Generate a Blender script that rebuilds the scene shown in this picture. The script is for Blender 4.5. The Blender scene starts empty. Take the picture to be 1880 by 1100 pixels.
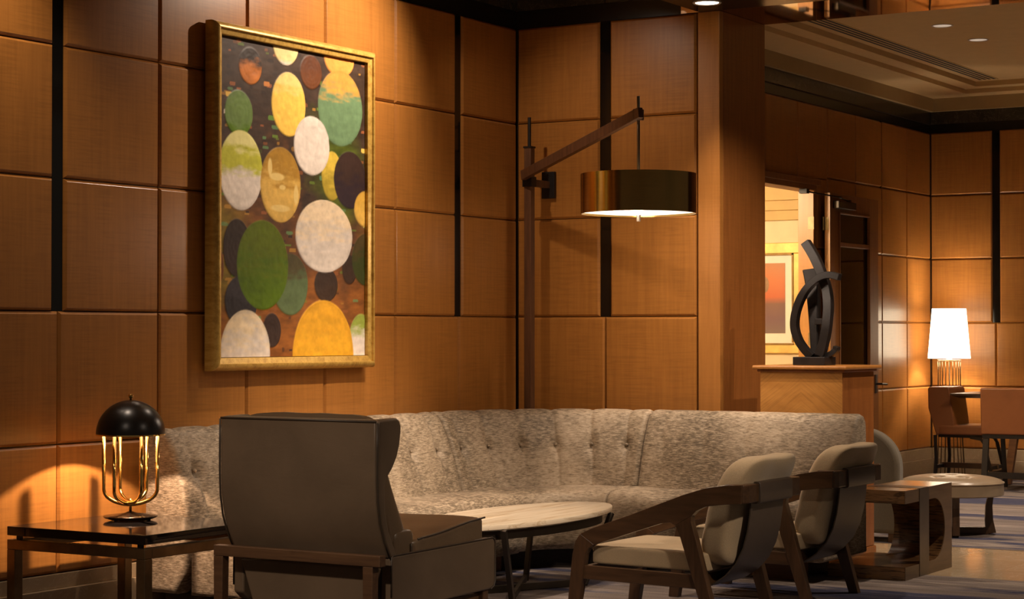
import bpy, bmesh, math, random
import numpy as np
from mathutils import Vector, Matrix

random.seed(7)
PI = math.pi
SC = bpy.context.scene
COL = SC.collection

# ------------------------------------------------------------------ camera
cam_d = bpy.data.cameras.new('camera')
cam_d.sensor_width = 36.0
cam_d.lens = 3655.0 / 1880.0 * 36.0
cam_d.clip_start = 0.1
cam_d.clip_end = 100
cam = bpy.data.objects.new('camera', cam_d)
COL.objects.link(cam)
YAW = math.atan2(0.5192, 0.8547)
PITCH = math.atan(62.0 / 3655.0)
cam.location = (6.753, -11.179, 1.40)
cam.rotation_euler = (PI / 2 + PITCH, 0, YAW)
SC.camera = cam

# ------------------------------------------------------------------ exposure, world, lights
SC.view_settings.view_transform = 'Standard'
SC.view_settings.look = 'None'
SC.view_settings.exposure = 0.0
SC.view_settings.gamma = 1.0
SC.view_settings.use_curve_mapping = False

w = bpy.data.worlds.new('world')
SC.world = w
w.use_nodes = True
w.node_tree.nodes['Background'].inputs[0].default_value = (1.0, 0.79, 0.60, 1)
w.node_tree.nodes['Background'].inputs[1].default_value = 0.075

WARM = (1.0, 0.79, 0.61)
WARM2 = (1.0, 0.69, 0.48)


def spot(name, loc, target, power, angle, blend=0.6, radius=0.05, color=WARM):
    d = bpy.data.lights.new(name, 'SPOT')
    d.energy = power
    d.spot_size = math.radians(angle)
    d.spot_blend = blend
    d.shadow_soft_size = radius
    d.color = color
    o = bpy.data.objects.new(name, d)
    o.location = loc
    o.rotation_euler = (Vector(target) - Vector(loc)).to_track_quat('-Z', 'Y').to_euler()
    COL.objects.link(o)
    return o


def point(name, loc, power, radius=0.03, color=WARM):
    d = bpy.data.lights.new(name, 'POINT')
    d.energy = power
    d.shadow_soft_size = radius
    d.color = color
    o = bpy.data.objects.new(name, d)
    o.location = loc
    COL.objects.link(o)
    return o


# recessed ceiling spots of the lounge (z = 3.68, above the picture), of the black soffit and of the hall, plus added unseen fill spots
spot('spot_picture', (1.05, -1.75, 3.68), (0.0, -2.15, 2.75), 235, 98, 1.0, 0.03)
spot('spot_corner', (0.42, -1.60, 3.68), (0.75, 0.1, 2.1), 62, 72, 1.0, 0.03, WARM)
spot('spot_wall_grazer', (0.42, -4.7, 3.68), (0.24, -4.6, 0.0), 95, 90, 1.0, 0.03)
spot('spot_sofa', (2.2, -2.3, 3.68), (0.60, -2.2, 0.6), 640, 48, 1.0, 0.06)
spot('spot_table', (1.7, -3.2, 3.68), (1.6, -2.3, 0.3), 150, 60, 1.0, 0.06)
spot('spot_lounge', (2.9, -3.1, 3.68), (2.5, -2.5, 0.4), 170, 36, 1.0, 0.06)
spot('fill_chairs', (2.55, -1.75, 3.68), (2.65, -1.55, 0.7), 170, 33, 1.0, 0.06)  # added unseen spot, brightens the farther chair's cushions
spot('fill_side', (6.4, -4.4, 3.68), (2.2, -3.1, 0.5), 420, 40, 1.0, 0.12)  # added unseen fill from the right, for the arm panel and chair backs
spot('fill_front', (2.4, -8.6, 3.68), (1.6, -4.4, 0.85), 520, 27, 1.0, 0.15)  # added unseen fill from behind the camera, aimed at the armchair back
spot('spot_soffit', (1.525, -0.30, 3.385), (1.47, -0.22, 0.0), 112, 46, 0.8, 0.03, WARM)
spot('spot_soffit_b', (3.0, -0.95, 3.385), (1.5, 0.35, 1.4), 260, 52, 1.0, 0.03, WARM)
spot('spot_soffit_d', (2.05, -1.25, 3.385), (1.99, 0.03, 0.95), 120, 26, 1.0, 0.03, WARM)
spot('fill_tile', (4.2, 0.9, 3.70), (2.8, 0.9, 0.0), 330, 84, 1.0, 0.05, WARM)  # added unseen fill beyond the soffit, brightens the tile walkway
spot('spot_hall_a', (1.515, 3.99, 3.80), (1.6, 4.0, 0), 150, 90, 0.8, 0.05)
spot('spot_hall_b', (1.516, 4.88, 3.80), (1.6, 5.0, 0), 150, 90, 0.8, 0.05)
spot('spot_hall_c', (3.2, 2.6, 3.80), (2.6, 2.8, 0), 300, 100, 0.9, 0.08)
spot('spot_hall_d', (3.2, 5.2, 3.80), (2.2, 5.6, 0), 260, 100, 0.9, 0.08)
point('corridor_light', (-1.15, 3.0, 2.70), 185, 0.12, (1.0, 0.80, 0.55))

# ------------------------------------------------------------------ helpers
ORG = {}


class MB:
    def __init__(s):
        s.v = []
        s.f = []

    def add(s, vs, fs):
        b = len(s.v)
        s.v += [tuple(p) for p in vs]
        s.f += [tuple(i + b for i in f) for f in fs]
        return s

    def box(s, x0, x1, y0, y1, z0, z1):
        return s.add([(x0, y0, z0), (x1, y0, z0), (x1, y1, z0), (x0, y1, z0), (x0, y0, z1), (x1, y0, z1), (x1, y1, z1), (x0, y1, z1)],
                     [(0, 3, 2, 1), (4, 5, 6, 7), (0, 1, 5, 4), (1, 2, 6, 5), (2, 3, 7, 6), (3, 0, 4, 7)])

    def prism(s, pts, axis, a, b):
        n = len(pts)

        def mk(p, d):
            if axis == 'x':
                return (d, p[0], p[1])
            if axis == 'y':
                return (p[0], d, p[1])
            return (p[0], p[1], d)
        vs = [mk(p, a) for p in pts] + [mk(p, b) for p in pts]
        fs = [tuple(range(n))[::-1], tuple(range(n, 2 * n))]
        fs += [(i, (i + 1) % n, (i + 1) % n + n, i + n) for i in range(n)]
        return s.add(vs, fs)

    def tube(s, pts, r, n=10, closed=False):
        pts = [Vector(p) for p in pts]
        m = len(pts)
        ups = None
        rings = []
        for i, p in enumerate(pts):
            if closed:
                t = (pts[(i + 1) % m] - pts[i - 1]).normalized()
            else:
                t = (pts[min(i + 1, m - 1)] - pts[max(i - 1, 0)]).normalized()
            if ups is None:
                ups = Vector((0, 0, 1)) if abs(t.z) < 0.9 else Vector((1, 0, 0))
            u = (ups - t * ups.dot(t)).normalized()
            ups = u
            vv = t.cross(u)
            rr = r[i] if isinstance(r, (list, tuple)) else r
            rings.append([p + (u * math.cos(2 * PI * k / n) + vv * math.sin(2 * PI * k / n)) * rr for k in range(n)])
        vs = [q for g in rings for q in g]
        fs = []
        for i in range(m if closed else m - 1):
            j = (i + 1) % m
            for k in range(n):
                fs.append((i * n + k, i * n + (k + 1) % n, j * n + (k + 1) % n, j * n + k))
        if not closed:
            fs.append(tuple(range(n))[::-1])
            fs.append(tuple(range((m - 1) * n, m * n)))
        return s.add(vs, fs)

    def bar(s, pts, w, h, side):
        """rectangular section swept along pts; w measured along `side`, h across it"""
        pts = [Vector(p) for p in pts]
        m = len(pts)
        sd = Vector(side).normalized()
        vs = []
        for i, p in enumerate(pts):
            t = (pts[min(i + 1, m - 1)] - pts[max(i - 1, 0)]).normalized()
            a = (sd - t * sd.dot(t)).normalized()
            b = t.cross(a)
            ww = w[i] if isinstance(w, (list, tuple)) else w
            hh = h[i] if isinstance(h, (list, tuple)) else h
            for (x, y) in ((-1, -1), (1, -1), (1, 1), (-1, 1)):
                vs.append(p + a * x * ww / 2 + b * y * hh / 2)
        fs = [(3, 2, 1, 0), tuple(range(4 * m - 4, 4 * m))]
        for i in range(m - 1):
            for k in range(4):
                fs.append((4 * i + k, 4 * i + (k + 1) % 4, 4 * i + 4 + (k + 1) % 4, 4 * i + 4 + k))
        return s.add(vs, fs)

    def lathe(s, c, prof, n=48, sx=1.0, sy=1.0):
        """prof: list of (r, z) ; r == 0 makes a pole"""
        rows = []
        vs = []
        for (r, z) in prof:
            if r < 1e-6:
                rows.append([len(vs)])
                vs.append((c[0], c[1], c[2] + z))
            else:
                b = len(vs)
                rows.append(list(range(b, b + n)))
                vs += [(c[0] + r * sx * math.cos(2 * PI * k / n), c[1] + r * sy * math.sin(2 * PI * k / n), c[2] + z) for k in range(n)]
        fs = []
        for a, b in zip(rows[:-1], rows[1:]):
            if len(a) == 1 and len(b) == 1:
                continue
            for k in range(n):
                k2 = (k + 1) % n
                if len(a) == 1:
                    fs.append((a[0], b[k2], b[k]))
                elif len(b) == 1:
                    fs.append((a[k], a[k2], b[0]))
                else:
                    fs.append((a[k], a[k2], b[k2], b[k]))
        return s.add(vs, fs)

    def cushion(s, c, size, e=0.35, n=14, fn=None):
        """rounded pillow: a cube grid pulled towards a superellipsoid; fn may move every point"""
        hx, hy, hz = size[0] / 2, size[1] / 2, size[2] / 2
        idx = {}
        vs = []

        def put(i, j, k):
            key = (i, j, k)
            if key in idx:
                return idx[key]
            q = [math.sin((t / n * 2 - 1) * PI / 2) if 0 < t < n else (t / n * 2 - 1) for t in (i, j, k)]
            p = 2.0 / e
            ln = (abs(q[0]) ** p + abs(q[1]) ** p + abs(q[2]) ** p) ** (1 / p)
            q = [t / ln for t in q]
            P = (c[0] + q[0] * hx, c[1] + q[1] * hy, c[2] + q[2] * hz)
            if fn:
                P = fn(P, q)
            idx[key] = len(vs)
            vs.append(P)
            return idx[key]
        fs = []
        for i in range(n):
            for j in range(n):
                fs.append((put(i, j, 0), put(i, j + 1, 0), put(i + 1, j + 1, 0), put(i + 1, j, 0)))
                fs.append((put(i, j, n), put(i + 1, j, n), put(i + 1, j + 1, n), put(i, j + 1, n)))
                fs.append((put(i, 0, j), put(i + 1, 0, j), put(i + 1, 0, j + 1), put(i, 0, j + 1)))
                fs.append((put(i, n, j), put(i, n, j + 1), put(i + 1, n, j + 1), put(i + 1, n, j)))
                fs.append((put(0, i, j), put(0, i, j + 1), put(0, i + 1, j + 1), put(0, i + 1, j)))
                fs.append((put(n, i, j), put(n, i + 1, j), put(n, i + 1, j + 1), put(n, i, j + 1)))
        return s.add(vs, fs)

    def mesh(s, name, org=(0, 0, 0), smooth=False):
        me = bpy.data.meshes.new(name)
        me.from_pydata([(p[0] - org[0], p[1] - org[1], p[2] - org[2]) for p in s.v], [], s.f)
        bm = bmesh.new()
        bm.from_mesh(me)
        bmesh.ops.recalc_face_normals(bm, faces=bm.faces)
        bm.to_mesh(me)
        bm.free()
        if smooth:
            me.polygons.foreach_set('use_smooth', [True] * len(me.polygons))
        return me

    def build(s, name, m, parent=None, smooth=False, bevel=0.0, seg=2, auto=None, label=None):
        org = ORG[parent.name] if parent else (0, 0, 0)
        me = s.mesh(name, org, smooth or auto is not None)
        me.materials.append(m)
        o = bpy.data.objects.new(name, me)
        COL.objects.link(o)
        if parent:
            o.parent = parent
        ORG[o.name] = org
        if auto is not None:
            bm = bmesh.new()
            bm.from_mesh(me)
            lim = math.radians(auto)
            for e in bm.edges:
                if len(e.link_faces) == 2 and e.calc_face_angle(0) > lim:
                    e.smooth = False
            bm.to_mesh(me)
            bm.free()
        if bevel:
            b = o.modifiers.new('edge', 'BEVEL')
            b.width = bevel
            b.segments = seg
            b.limit_method = 'ANGLE'
            b.angle_limit = math.radians(35)
        if label:
            o['label'] = label
        return o


def thing(name, label, cat, loc, group=None):
    o = bpy.data.objects.new(name, None)
    o.empty_display_size = 0.1
    o.location = loc
    COL.objects.link(o)
    ORG[o.name] = tuple(loc)
    o['label'] = label
    o['category'] = cat
    if group:
        o['group'] = group
    return o


def tag(o, label, cat, group=None):
    o['label'] = label
    o['category'] = cat
    if group:
        o['group'] = group
    return o


def struct(o, label=None):
    o['kind'] = 'structure'
    if label:
        o['label'] = label
    return o


def dup(root, loc, label, group=None):
    r = root.copy()
    COL.objects.link(r)
    r.location = loc
    r['label'] = label
    if group:
        r['group'] = group
    for ch in list(root.children):
        c = ch.copy()
        COL.objects.link(c)
        c.parent = r
        for g in ch.children:
            d = g.copy()
            COL.objects.link(d)
            d.parent = c
    return r


def arc(cx, cy, rx, ry, a0, a1, n):
    return [(cx + rx * math.cos(math.radians(a0 + (a1 - a0) * i / n)), cy + ry * math.sin(math.radians(a0 + (a1 - a0) * i / n))) for i in range(n + 1)]


def bez(p0, p1, p2, p3, n=12):
    out = []
    for i in range(n + 1):
        t = i / n
        out.append(tuple((1 - t) ** 3 * a + 3 * (1 - t) ** 2 * t * b + 3 * (1 - t) * t * t * c + t ** 3 * d for a, b, c, d in zip(p0, p1, p2, p3)))
    return out


# ------------------------------------------------------------------ materials
def srgb(r, g, b):
    def f(c):
        c /= 255.0
        return c / 12.92 if c <= 0.04045 else ((c + 0.055) / 1.055) ** 2.4
    return (f(r), f(g), f(b), 1)


class NT:
    def __init__(s, name):
        s.m = bpy.data.materials.new(name)
        s.m.use_nodes = True
        s.t = s.m.node_tree
        s.n = s.t.nodes
        s.p = s.n['Principled BSDF']

    def new(s, typ, **kw):
        nd = s.n.new(typ)
        for k, val in kw.items():
            setattr(nd, k, val)
        return nd

    def link(s, a, b):
        s.t.links.new(a, b)

    def coord(s, scale=(1, 1, 1), rnd=0.0, which='Object'):
        tc = s.new('ShaderNodeTexCoord')
        mp = s.new('ShaderNodeMapping')
        mp.inputs['Scale'].default_value = scale
        src = tc.outputs[which]
        if rnd:
            oi = s.new('ShaderNodeObjectInfo')
            ml = s.new('ShaderNodeVectorMath', operation='MULTIPLY_ADD')
            cb = s.new('ShaderNodeCombineXYZ')
            for k in range(3):
                s.link(oi.outputs['Random'], cb.inputs[k])
            s.link(cb.outputs[0], ml.inputs[0])
            ml.inputs[1].default_value = (rnd, rnd * 1.7, rnd * 0.6)
            s.link(src, ml.inputs[2])
            src = ml.outputs[0]
        s.link(src, mp.inputs['Vector'])
        return mp.outputs[0]

    def noise(s, vec, scale=5, detail=4, rough=0.55, dist=0.0):
        nd = s.new('ShaderNodeTexNoise')
        nd.inputs['Scale'].default_value = scale
        nd.inputs['Detail'].default_value = detail
        nd.inputs['Roughness'].default_value = rough
        nd.inputs['Distortion'].default_value = dist
        if vec is not None:
            s.link(vec, nd.inputs['Vector'])
        return nd.outputs['Fac']

    def ramp(s, fac, stops, interp='LINEAR'):
        r = s.new('ShaderNodeValToRGB')
        r.color_ramp.interpolation = interp
        el = r.color_ramp.elements
        while len(el) > 1:
            el.remove(el[-1])
        el[0].position, el[0].color = stops[0]
        for pos, c in stops[1:]:
            e = el.new(pos)
            e.color = c
        s.link(fac, r.inputs[0])
        return r.outputs[0]

    def mix(s, fac, a, b, typ='MIX'):
        m = s.new('ShaderNodeMix', data_type='RGBA', blend_type=typ)
        for val, i in ((fac, 0), (a, 6), (b, 7)):
            if isinstance(val, (int, float)):
                m.inputs[i].default_value = val
            elif isinstance(val, tuple):
                m.inputs[i].default_value = val
            else:
                s.link(val, m.inputs[i])
        return m.outputs[2]

    def bump(s, h, strength=0.2, dist=0.002):
        b = s.new('ShaderNodeBump')
        b.inputs['Strength'].default_value = strength
        b.inputs['Distance'].default_value = dist
        s.link(h, b.inputs['Height'])
        s.link(b.outputs[0], s.p.inputs['Normal'])

    def base(s, c):
        if isinstance(c, tuple):
            s.p.inputs['Base Color'].default_value = c
        else:
            s.link(c, s.p.inputs['Base Color'])

    def set(s, **kw):
        for k, val in kw.items():
            s.p.inputs[k.replace('_', ' ')].default_value = val
        return s


def simple(name, c, rough=0.5, metal=0.0, spec=0.5, bumpscale=None, bumpstr=0.1, var=0.12):
    t = NT(name)
    v = t.coord()
    n = t.noise(v, 9, 4)
    lo = tuple(x * (1 - var) for x in c[:3]) + (1,)
    hi = tuple(min(1, x * (1 + var)) for x in c[:3]) + (1,)
    t.base(t.ramp(n, [(0.3, lo), (0.7, hi)]))
    t.set(Roughness=rough, Metallic=metal, Specular_IOR_Level=spec)
    if bumpscale:
        t.bump(t.noise(v, bumpscale, 3), bumpstr)
    return t.m


def wood(name, c1, c2, rough=0.35, grain='z', stretch=14.0, scale=3.0, ripple=0.35, rnd=7.0, coat=0.0, dark=None, spec=0.5):
    t = NT(name)
    sc = {'z': (stretch, stretch, 1), 'x': (1, stretch, stretch), 'y': (stretch, 1, stretch)}[grain]
    v = t.coord(sc, rnd)
    g = t.noise(v, scale, 6, 0.6, 0.4)
    col = t.ramp(g, [(0.32, c1), (0.68, c2)])
    if dark:
        g2 = t.noise(v, scale * 2.3, 3, 0.5, 1.5)
        col = t.mix(t.ramp(g2, [(0.50, (0, 0, 0, 1)), (0.62, (1, 1, 1, 1))]), col, dark)
    if ripple:
        # curly figure across the grain, in patches
        rs = {'z': (2.0, 2.0, 46), 'x': (46, 2.0, 2.0), 'y': (2.0, 46, 2.0)}[grain]
        r = t.noise(t.coord(rs, rnd * 0.7), 2.2, 2, 0.5, 0.6)
        patch = t.noise(t.coord((5, 5, 2.0), rnd), 1.3, 2)
        fac = t.new('ShaderNodeMath', operation='MULTIPLY')
        t.link(t.ramp(r, [(0.46, (0, 0, 0, 1)), (0.60, (1, 1, 1, 1))]), fac.inputs[0])
        t.link(t.ramp(patch, [(0.28, (0, 0, 0, 1)), (0.58, (ripple,) * 3 + (1,))]), fac.inputs[1])
        dk = tuple(x * 0.55 for x in c1[:3]) + (1,)
        col = t.mix(fac.outputs[0], col, dk)
    t.base(col)
    t.set(Roughness=rough, Specular_IOR_Level=spec)
    if coat:
        t.set(Coat_Weight=coat, Coat_Roughness=0.16)
    return t.m


M = {}
M['panel'] = wood('anigre_veneer', (0.315, 0.126, 0.0260, 1), (0.385, 0.158, 0.0330, 1), 0.29, 'z', 20, 2.2, 0.26, spec=0.42)
M['panel_core'] = simple('panel_joint_wood', (0.030, 0.012, 0.005, 1), 0.6)
M['post'] = wood('post_veneer', (0.360, 0.144, 0.0302, 1), (0.440, 0.186, 0.0418, 1), 0.36, 'z', 18, 2.0, 0.15)
M['end_panel'] = wood('end_veneer', (0.240, 0.084, 0.0187, 1), (0.330, 0.121, 0.0288, 1), 0.30, 'z', 16, 2.2, 0.15)
def fan_veneer():
    t = NT('pedestal_front_veneer')
    sx = t.new('ShaderNodeSeparateXYZ')
    t.link(t.coord((1, 1, 1)), sx.inputs[0])
    ab = t.new('ShaderNodeMath', operation='ABSOLUTE')
    t.link(sx.outputs[0], ab.inputs[0])
    vv = t.new('ShaderNodeMath', operation='MULTIPLY_ADD')
    t.link(ab.outputs[0], vv.inputs[0])
    vv.inputs[1].default_value = 0.75
    t.link(sx.outputs[2], vv.inputs[2])
    cb = t.new('ShaderNodeCombineXYZ')
    for src, k, m in ((ab.outputs[0], 0, 4.0), (vv.outputs[0], 2, 85.0)):
        mu = t.new('ShaderNodeMath', operation='MULTIPLY')
        t.link(src, mu.inputs[0])
        mu.inputs[1].default_value = m
        t.link(mu.outputs[0], cb.inputs[k])
    r = t.noise(cb.outputs[0], 1.0, 2, 0.5, 0.5)
    big = t.noise(t.coord((4, 4, 9)), 1.5, 3)
    col = t.ramp(big, [(0.3, (0.42, 0.186, 0.040, 1)), (0.7, (0.55, 0.26, 0.062, 1))])
    t.base(t.mix(t.ramp(r, [(0.45, (0, 0, 0, 1)), (0.62, (0.30, 0.30, 0.30, 1))]), col, (0.20, 0.08, 0.02, 1)))
    t.set(Roughness=0.36)
    return t.m


M['pedestal_front'] = fan_veneer()
M['pedestal_side'] = wood('pedestal_side_veneer', (0.240, 0.079, 0.0180, 1), (0.320, 0.112, 0.0259, 1), 0.34, 'z', 10, 2.4, 0.2)
M['black_glass'] = simple('black_glass_strip', (0.006, 0.005, 0.004, 1), 0.08, var=0.05)
M['door_wood'] = wood('door_wood', (0.200, 0.074, 0.0173, 1), (0.280, 0.107, 0.0252, 1), 0.5, 'z', 16, 2.4, 0.15)
M['jamb_wood'] = wood('jamb_wood', (0.460, 0.205, 0.0446, 1), (0.560, 0.260, 0.0612, 1), 0.38, 'z', 16, 2.0, 0.1)
M['bronze_soffit'] = simple('bronze_mirror', (0.55, 0.40, 0.27, 1), 0.03, 1.0, var=0.03)
M['gloss_black'] = simple('gloss_black_soffit', (0.010, 0.008, 0.006, 1), 0.22, var=0.2)


def stone(name, c1, c2, vein, rough=0.2, scale=3.0):
    t = NT(name)
    v = t.coord((1, 1, 1), 5.0)
    n = t.noise(v, scale, 6, 0.6, 0.8)
    col = t.ramp(n, [(0.3, c1), (0.7, c2)])
    vn = t.noise(v, scale * 1.6, 5, 0.6, 2.5)
    a = t.ramp(vn, [(0.485, (0, 0, 0, 1)), (0.50, (0.8, 0.8, 0.8, 1)), (0.515, (0, 0, 0, 1))])
    t.base(t.mix(a, col, vein))
    t.set(Roughness=rough)
    return t.m


M['dark_marble'] = stone('dark_marble', (0.020, 0.017, 0.011, 1), (0.050, 0.043, 0.030, 1), (0.10, 0.085, 0.06, 1), 0.18, 3)
M['tile'] = stone('cream_tile', (0.50, 0.37, 0.22, 1), (0.58, 0.44, 0.28, 1), (0.66, 0.55, 0.40, 1), 0.10, 2)
M['base_stone'] = stone('baseboard_stone', (0.30, 0.22, 0.13, 1), (0.38, 0.28, 0.17, 1), (0.45, 0.36, 0.25, 1), 0.3, 4)
M['cream'] = simple('cream_paint', (0.66, 0.47, 0.22, 1), 0.8, var=0.03)
M['cream_fascia'] = simple('ochre_paint', (0.42, 0.30, 0.13, 1), 0.8, var=0.03)
M['corridor_wall'] = simple('corridor_paint', (0.80, 0.66, 0.44, 1), 0.8, var=0.03)
M['corridor_band'] = simple('corridor_moulding', (0.62, 0.42, 0.16, 1), 0.6, var=0.05)
M['dark_slot'] = simple('vent_black', (0.008, 0.006, 0.004, 1), 0.7)


def gold_mat():
    t = NT('gilt_frame')
    v = t.coord((1, 6, 6))
    n = t.noise(v, 6, 6, 0.65)
    t.base(t.ramp(n, [(0.3, (0.36, 0.20, 0.035, 1)), (0.55, (0.58, 0.36, 0.080, 1)), (0.8, (0.66, 0.45, 0.14, 1))]))
    t.set(Roughness=0.38, Metallic=0.30)
    t.bump(t.noise(t.coord(), 60, 3), 0.15, 0.002)
    return t.m


M['gilt'] = gold_mat()
M['gilt_dark'] = simple('gilt_liner', (0.26, 0.15, 0.035, 1), 0.5, 0.4, var=0.3)


def velvet():
    t = NT('chenille_velvet')
    v1 = t.coord((18, 18, 150))
    n1 = t.noise(v1, 1.6, 5, 0.7)
    big = t.noise(t.coord((1.3, 1.3, 1.1)), 1.6, 3, 0.5, 0.4)
    fl = t.noise(t.coord((9, 9, 20)), 3.0, 4, 0.7)
    mot = t.mix(0.32, n1, fl)
    c = t.ramp(mot, [(0.41, (0.088, 0.062, 0.035, 1)), (0.50, (0.191, 0.141, 0.087, 1)), (0.585, (0.422, 0.333, 0.230, 1))])
    c2 = t.ramp(mot, [(0.38, (0.144, 0.101, 0.059, 1)), (0.47, (0.371, 0.285, 0.189, 1)), (0.60, (0.536, 0.425, 0.304, 1))])
    t.base(t.mix(t.ramp(big, [(0.42, (0, 0, 0, 1)), (0.66, (1, 1, 1, 1))]), c, c2))
    t.set(Roughness=0.62, Sheen_Weight=0.15, Sheen_Roughness=0.4)
    t.bump(mot, 0.25, 0.004)
    return t.m


M['velvet'] = velvet()


def fabric(name, c, var=0.14):
    t = NT(name)
    v = t.coord((220, 220, 220))
    n = t.noise(v, 1.5, 2)
    lo = tuple(x * (1 - var) for x in c[:3]) + (1,)
    hi = tuple(min(1, x * (1 + var)) for x in c[:3]) + (1,)
    big = t.noise(t.coord((6, 6, 6)), 1.5, 3)
    t.base(t.mix(0.25, t.ramp(n, [(0.35, lo), (0.65, hi)]), t.ramp(big, [(0.35, lo), (0.65, hi)])))
    t.set(Roughness=0.85, Sheen_Weight=0.2)
    t.bump(t.mix(0.6, n, t.noise(t.coord((1, 1, 1)), 14, 3)), 0.35, 0.004)
    return t.m


M['chair_fabric'] = fabric('tan_linen', (0.46, 0.345, 0.205, 1))
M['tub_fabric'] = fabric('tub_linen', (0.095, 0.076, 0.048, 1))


def leather(name, c, rough=0.42, wrinkle=0.25):
    t = NT(name)
    v = t.coord()
    big = t.noise(v, 3.0, 4, 0.6, 0.5)
    t.base(t.ramp(big, [(0.3, tuple(x * 0.85 for x in c[:3]) + (1,)), (0.7, tuple(x * 1.12 for x in c[:3]) + (1,))]))
    t.set(Roughness=rough)
    fine = t.noise(v, 220, 3)
    wr = t.noise(t.coord((1, 1, 2.5)), 7, 4, 0.6, 1.0)
    t.bump(t.mix(0.75, fine, wr), wrinkle, 0.004)
    return t.m


M['leather'] = leather('taupe_leather', (0.150, 0.103, 0.064, 1), 0.46)
M['leather_cushion'] = leather('taupe_leather_cushion', (0.155, 0.103, 0.060, 1), 0.36, 0.55)
M['leather_sling'] = leather('brown_sling_leather', (0.085, 0.062, 0.045, 1), 0.40, 0.15)
M['leather_pouf'] = leather('pouf_leather', (0.30, 0.225, 0.145, 1), 0.30, 0.3)
M['leather_cognac'] = leather('cognac_leather', (0.24, 0.085, 0.028, 1), 0.36, 0.2)
M['piping'] = simple('leather_piping', (0.045, 0.030, 0.018, 1), 0.5)
M['walnut'] = wood('walnut', (0.048, 0.024, 0.011, 1), (0.092, 0.046, 0.021, 1), 0.34, 'x', 10, 4, 0.0, spec=0.5)
M['walnut_v'] = wood('walnut_upright', (0.048, 0.024, 0.011, 1), (0.092, 0.046, 0.021, 1), 0.34, 'z', 10, 4, 0.0, spec=0.5)
M['lamp_wood'] = wood('lamp_post_wood', (0.070, 0.028, 0.012, 1), (0.120, 0.052, 0.022, 1), 0.45, 'z', 12, 4, 0.0)
M['frame_wood'] = wood('armchair_wood', (0.085, 0.042, 0.020, 1), (0.140, 0.072, 0.034, 1), 0.45, 'x', 14, 4, 0.0)
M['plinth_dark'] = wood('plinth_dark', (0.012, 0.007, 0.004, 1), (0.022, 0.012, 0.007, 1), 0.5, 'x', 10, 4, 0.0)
M['plinth_wood'] = wood('plinth_block_wood', (0.120, 0.050, 0.018, 1), (0.200, 0.085, 0.030, 1), 0.4, 'x', 10, 4, 0.0)
M['rustic'] = wood('rustic_oak', (0.205, 0.108, 0.040, 1), (0.320, 0.175, 0.066, 1), 0.24, 'x', 8, 2.6, 0.0, rnd=3.0, dark=(0.070, 0.032, 0.012, 1), coat=0.4)
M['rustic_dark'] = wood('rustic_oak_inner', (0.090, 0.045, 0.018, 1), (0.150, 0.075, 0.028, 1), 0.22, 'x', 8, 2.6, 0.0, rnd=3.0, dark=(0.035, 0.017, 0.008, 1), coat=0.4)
M['side_face'] = wood('side_face_wood', (0.105, 0.064, 0.036, 1), (0.150, 0.094, 0.052, 1), 0.30, 'y', 10, 4, 0.0)
M['strap'] = simple('brushed_metal_strap', (0.22, 0.18, 0.14, 1), 0.35, 0.9)
M['bronze'] = simple('dark_bronze', (0.055, 0.042, 0.030, 1), 0.42, 0.7)
M['bronze_frame'] = simple('antique_bronze', (0.20, 0.135, 0.070, 1), 0.34, 0.85, var=0.25)
M['black_lacquer'] = simple('black_lacquer', (0.010, 0.008, 0.007, 1), 0.06, var=0.1)
M['black_dome'] = simple('black_dome_paint', (0.008, 0.006, 0.005, 1), 0.30, var=0.1)
M['gold'] = simple('polished_gold', (0.85, 0.55, 0.18, 1), 0.12, 1.0, var=0.04)
M['base_disc'] = simple('lamp_base_metal', (0.045, 0.028, 0.018, 1), 0.25, 0.9)
M['sculpture'] = simple('blackened_bronze', (0.020, 0.016, 0.015, 1), 0.36, 0.35, spec=0.5, var=0.4)
M['iron'] = simple('dark_iron', (0.018, 0.014, 0.012, 1), 0.45, 0.4)
M['brass_hinge'] = simple('aged_hinge_brass', (0.22, 0.17, 0.09, 1), 0.45, 0.8, var=0.25)
M['cage'] = simple('cage_bronze', (0.16, 0.11, 0.06, 1), 0.4, 0.8)
M['white_trim'] = simple('downlight_trim', (0.6, 0.5, 0.4, 1), 0.5)


def brass_drum():
    t = NT('brushed_brass')
    v = t.coord((1, 1, 60))
    n = t.noise(v, 8, 3)
    t.base(t.ramp(n, [(0.3, (0.34, 0.205, 0.060, 1)), (0.7, (0.44, 0.27, 0.085, 1))]))
    t.set(Roughness=0.20, Metallic=1.0, Anisotropic=0.92, Anisotropic_Rotation=0.25)
    tg = t.new('ShaderNodeTangent', direction_type='RADIAL', axis='Z')
    t.link(tg.outputs[0], t.p.inputs['Tangent'])
    return t.m


M['brass'] = brass_drum()


def emit(name, c, strength, base=(0.8, 0.8, 0.8, 1)):
    t = NT(name)
    t.base(base)
    t.p.inputs['Emission Color'].default_value = c
    t.p.inputs['Emission Strength'].default_value = strength
    return t.m


M['diffuser'] = emit('lit_diffuser', (1.0, 0.86, 0.66, 1), 1.7)
M['shade'] = emit('lit_shade', (1.0, 0.80, 0.54, 1), 6.0)
M['led'] = emit('lit_downlight', (1.0, 0.84, 0.62, 1), 6.0)
M['led_dim'] = emit('dim_downlight', (1.0, 0.80, 0.62, 1), 0.42, (0.35, 0.27, 0.2, 1))


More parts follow.
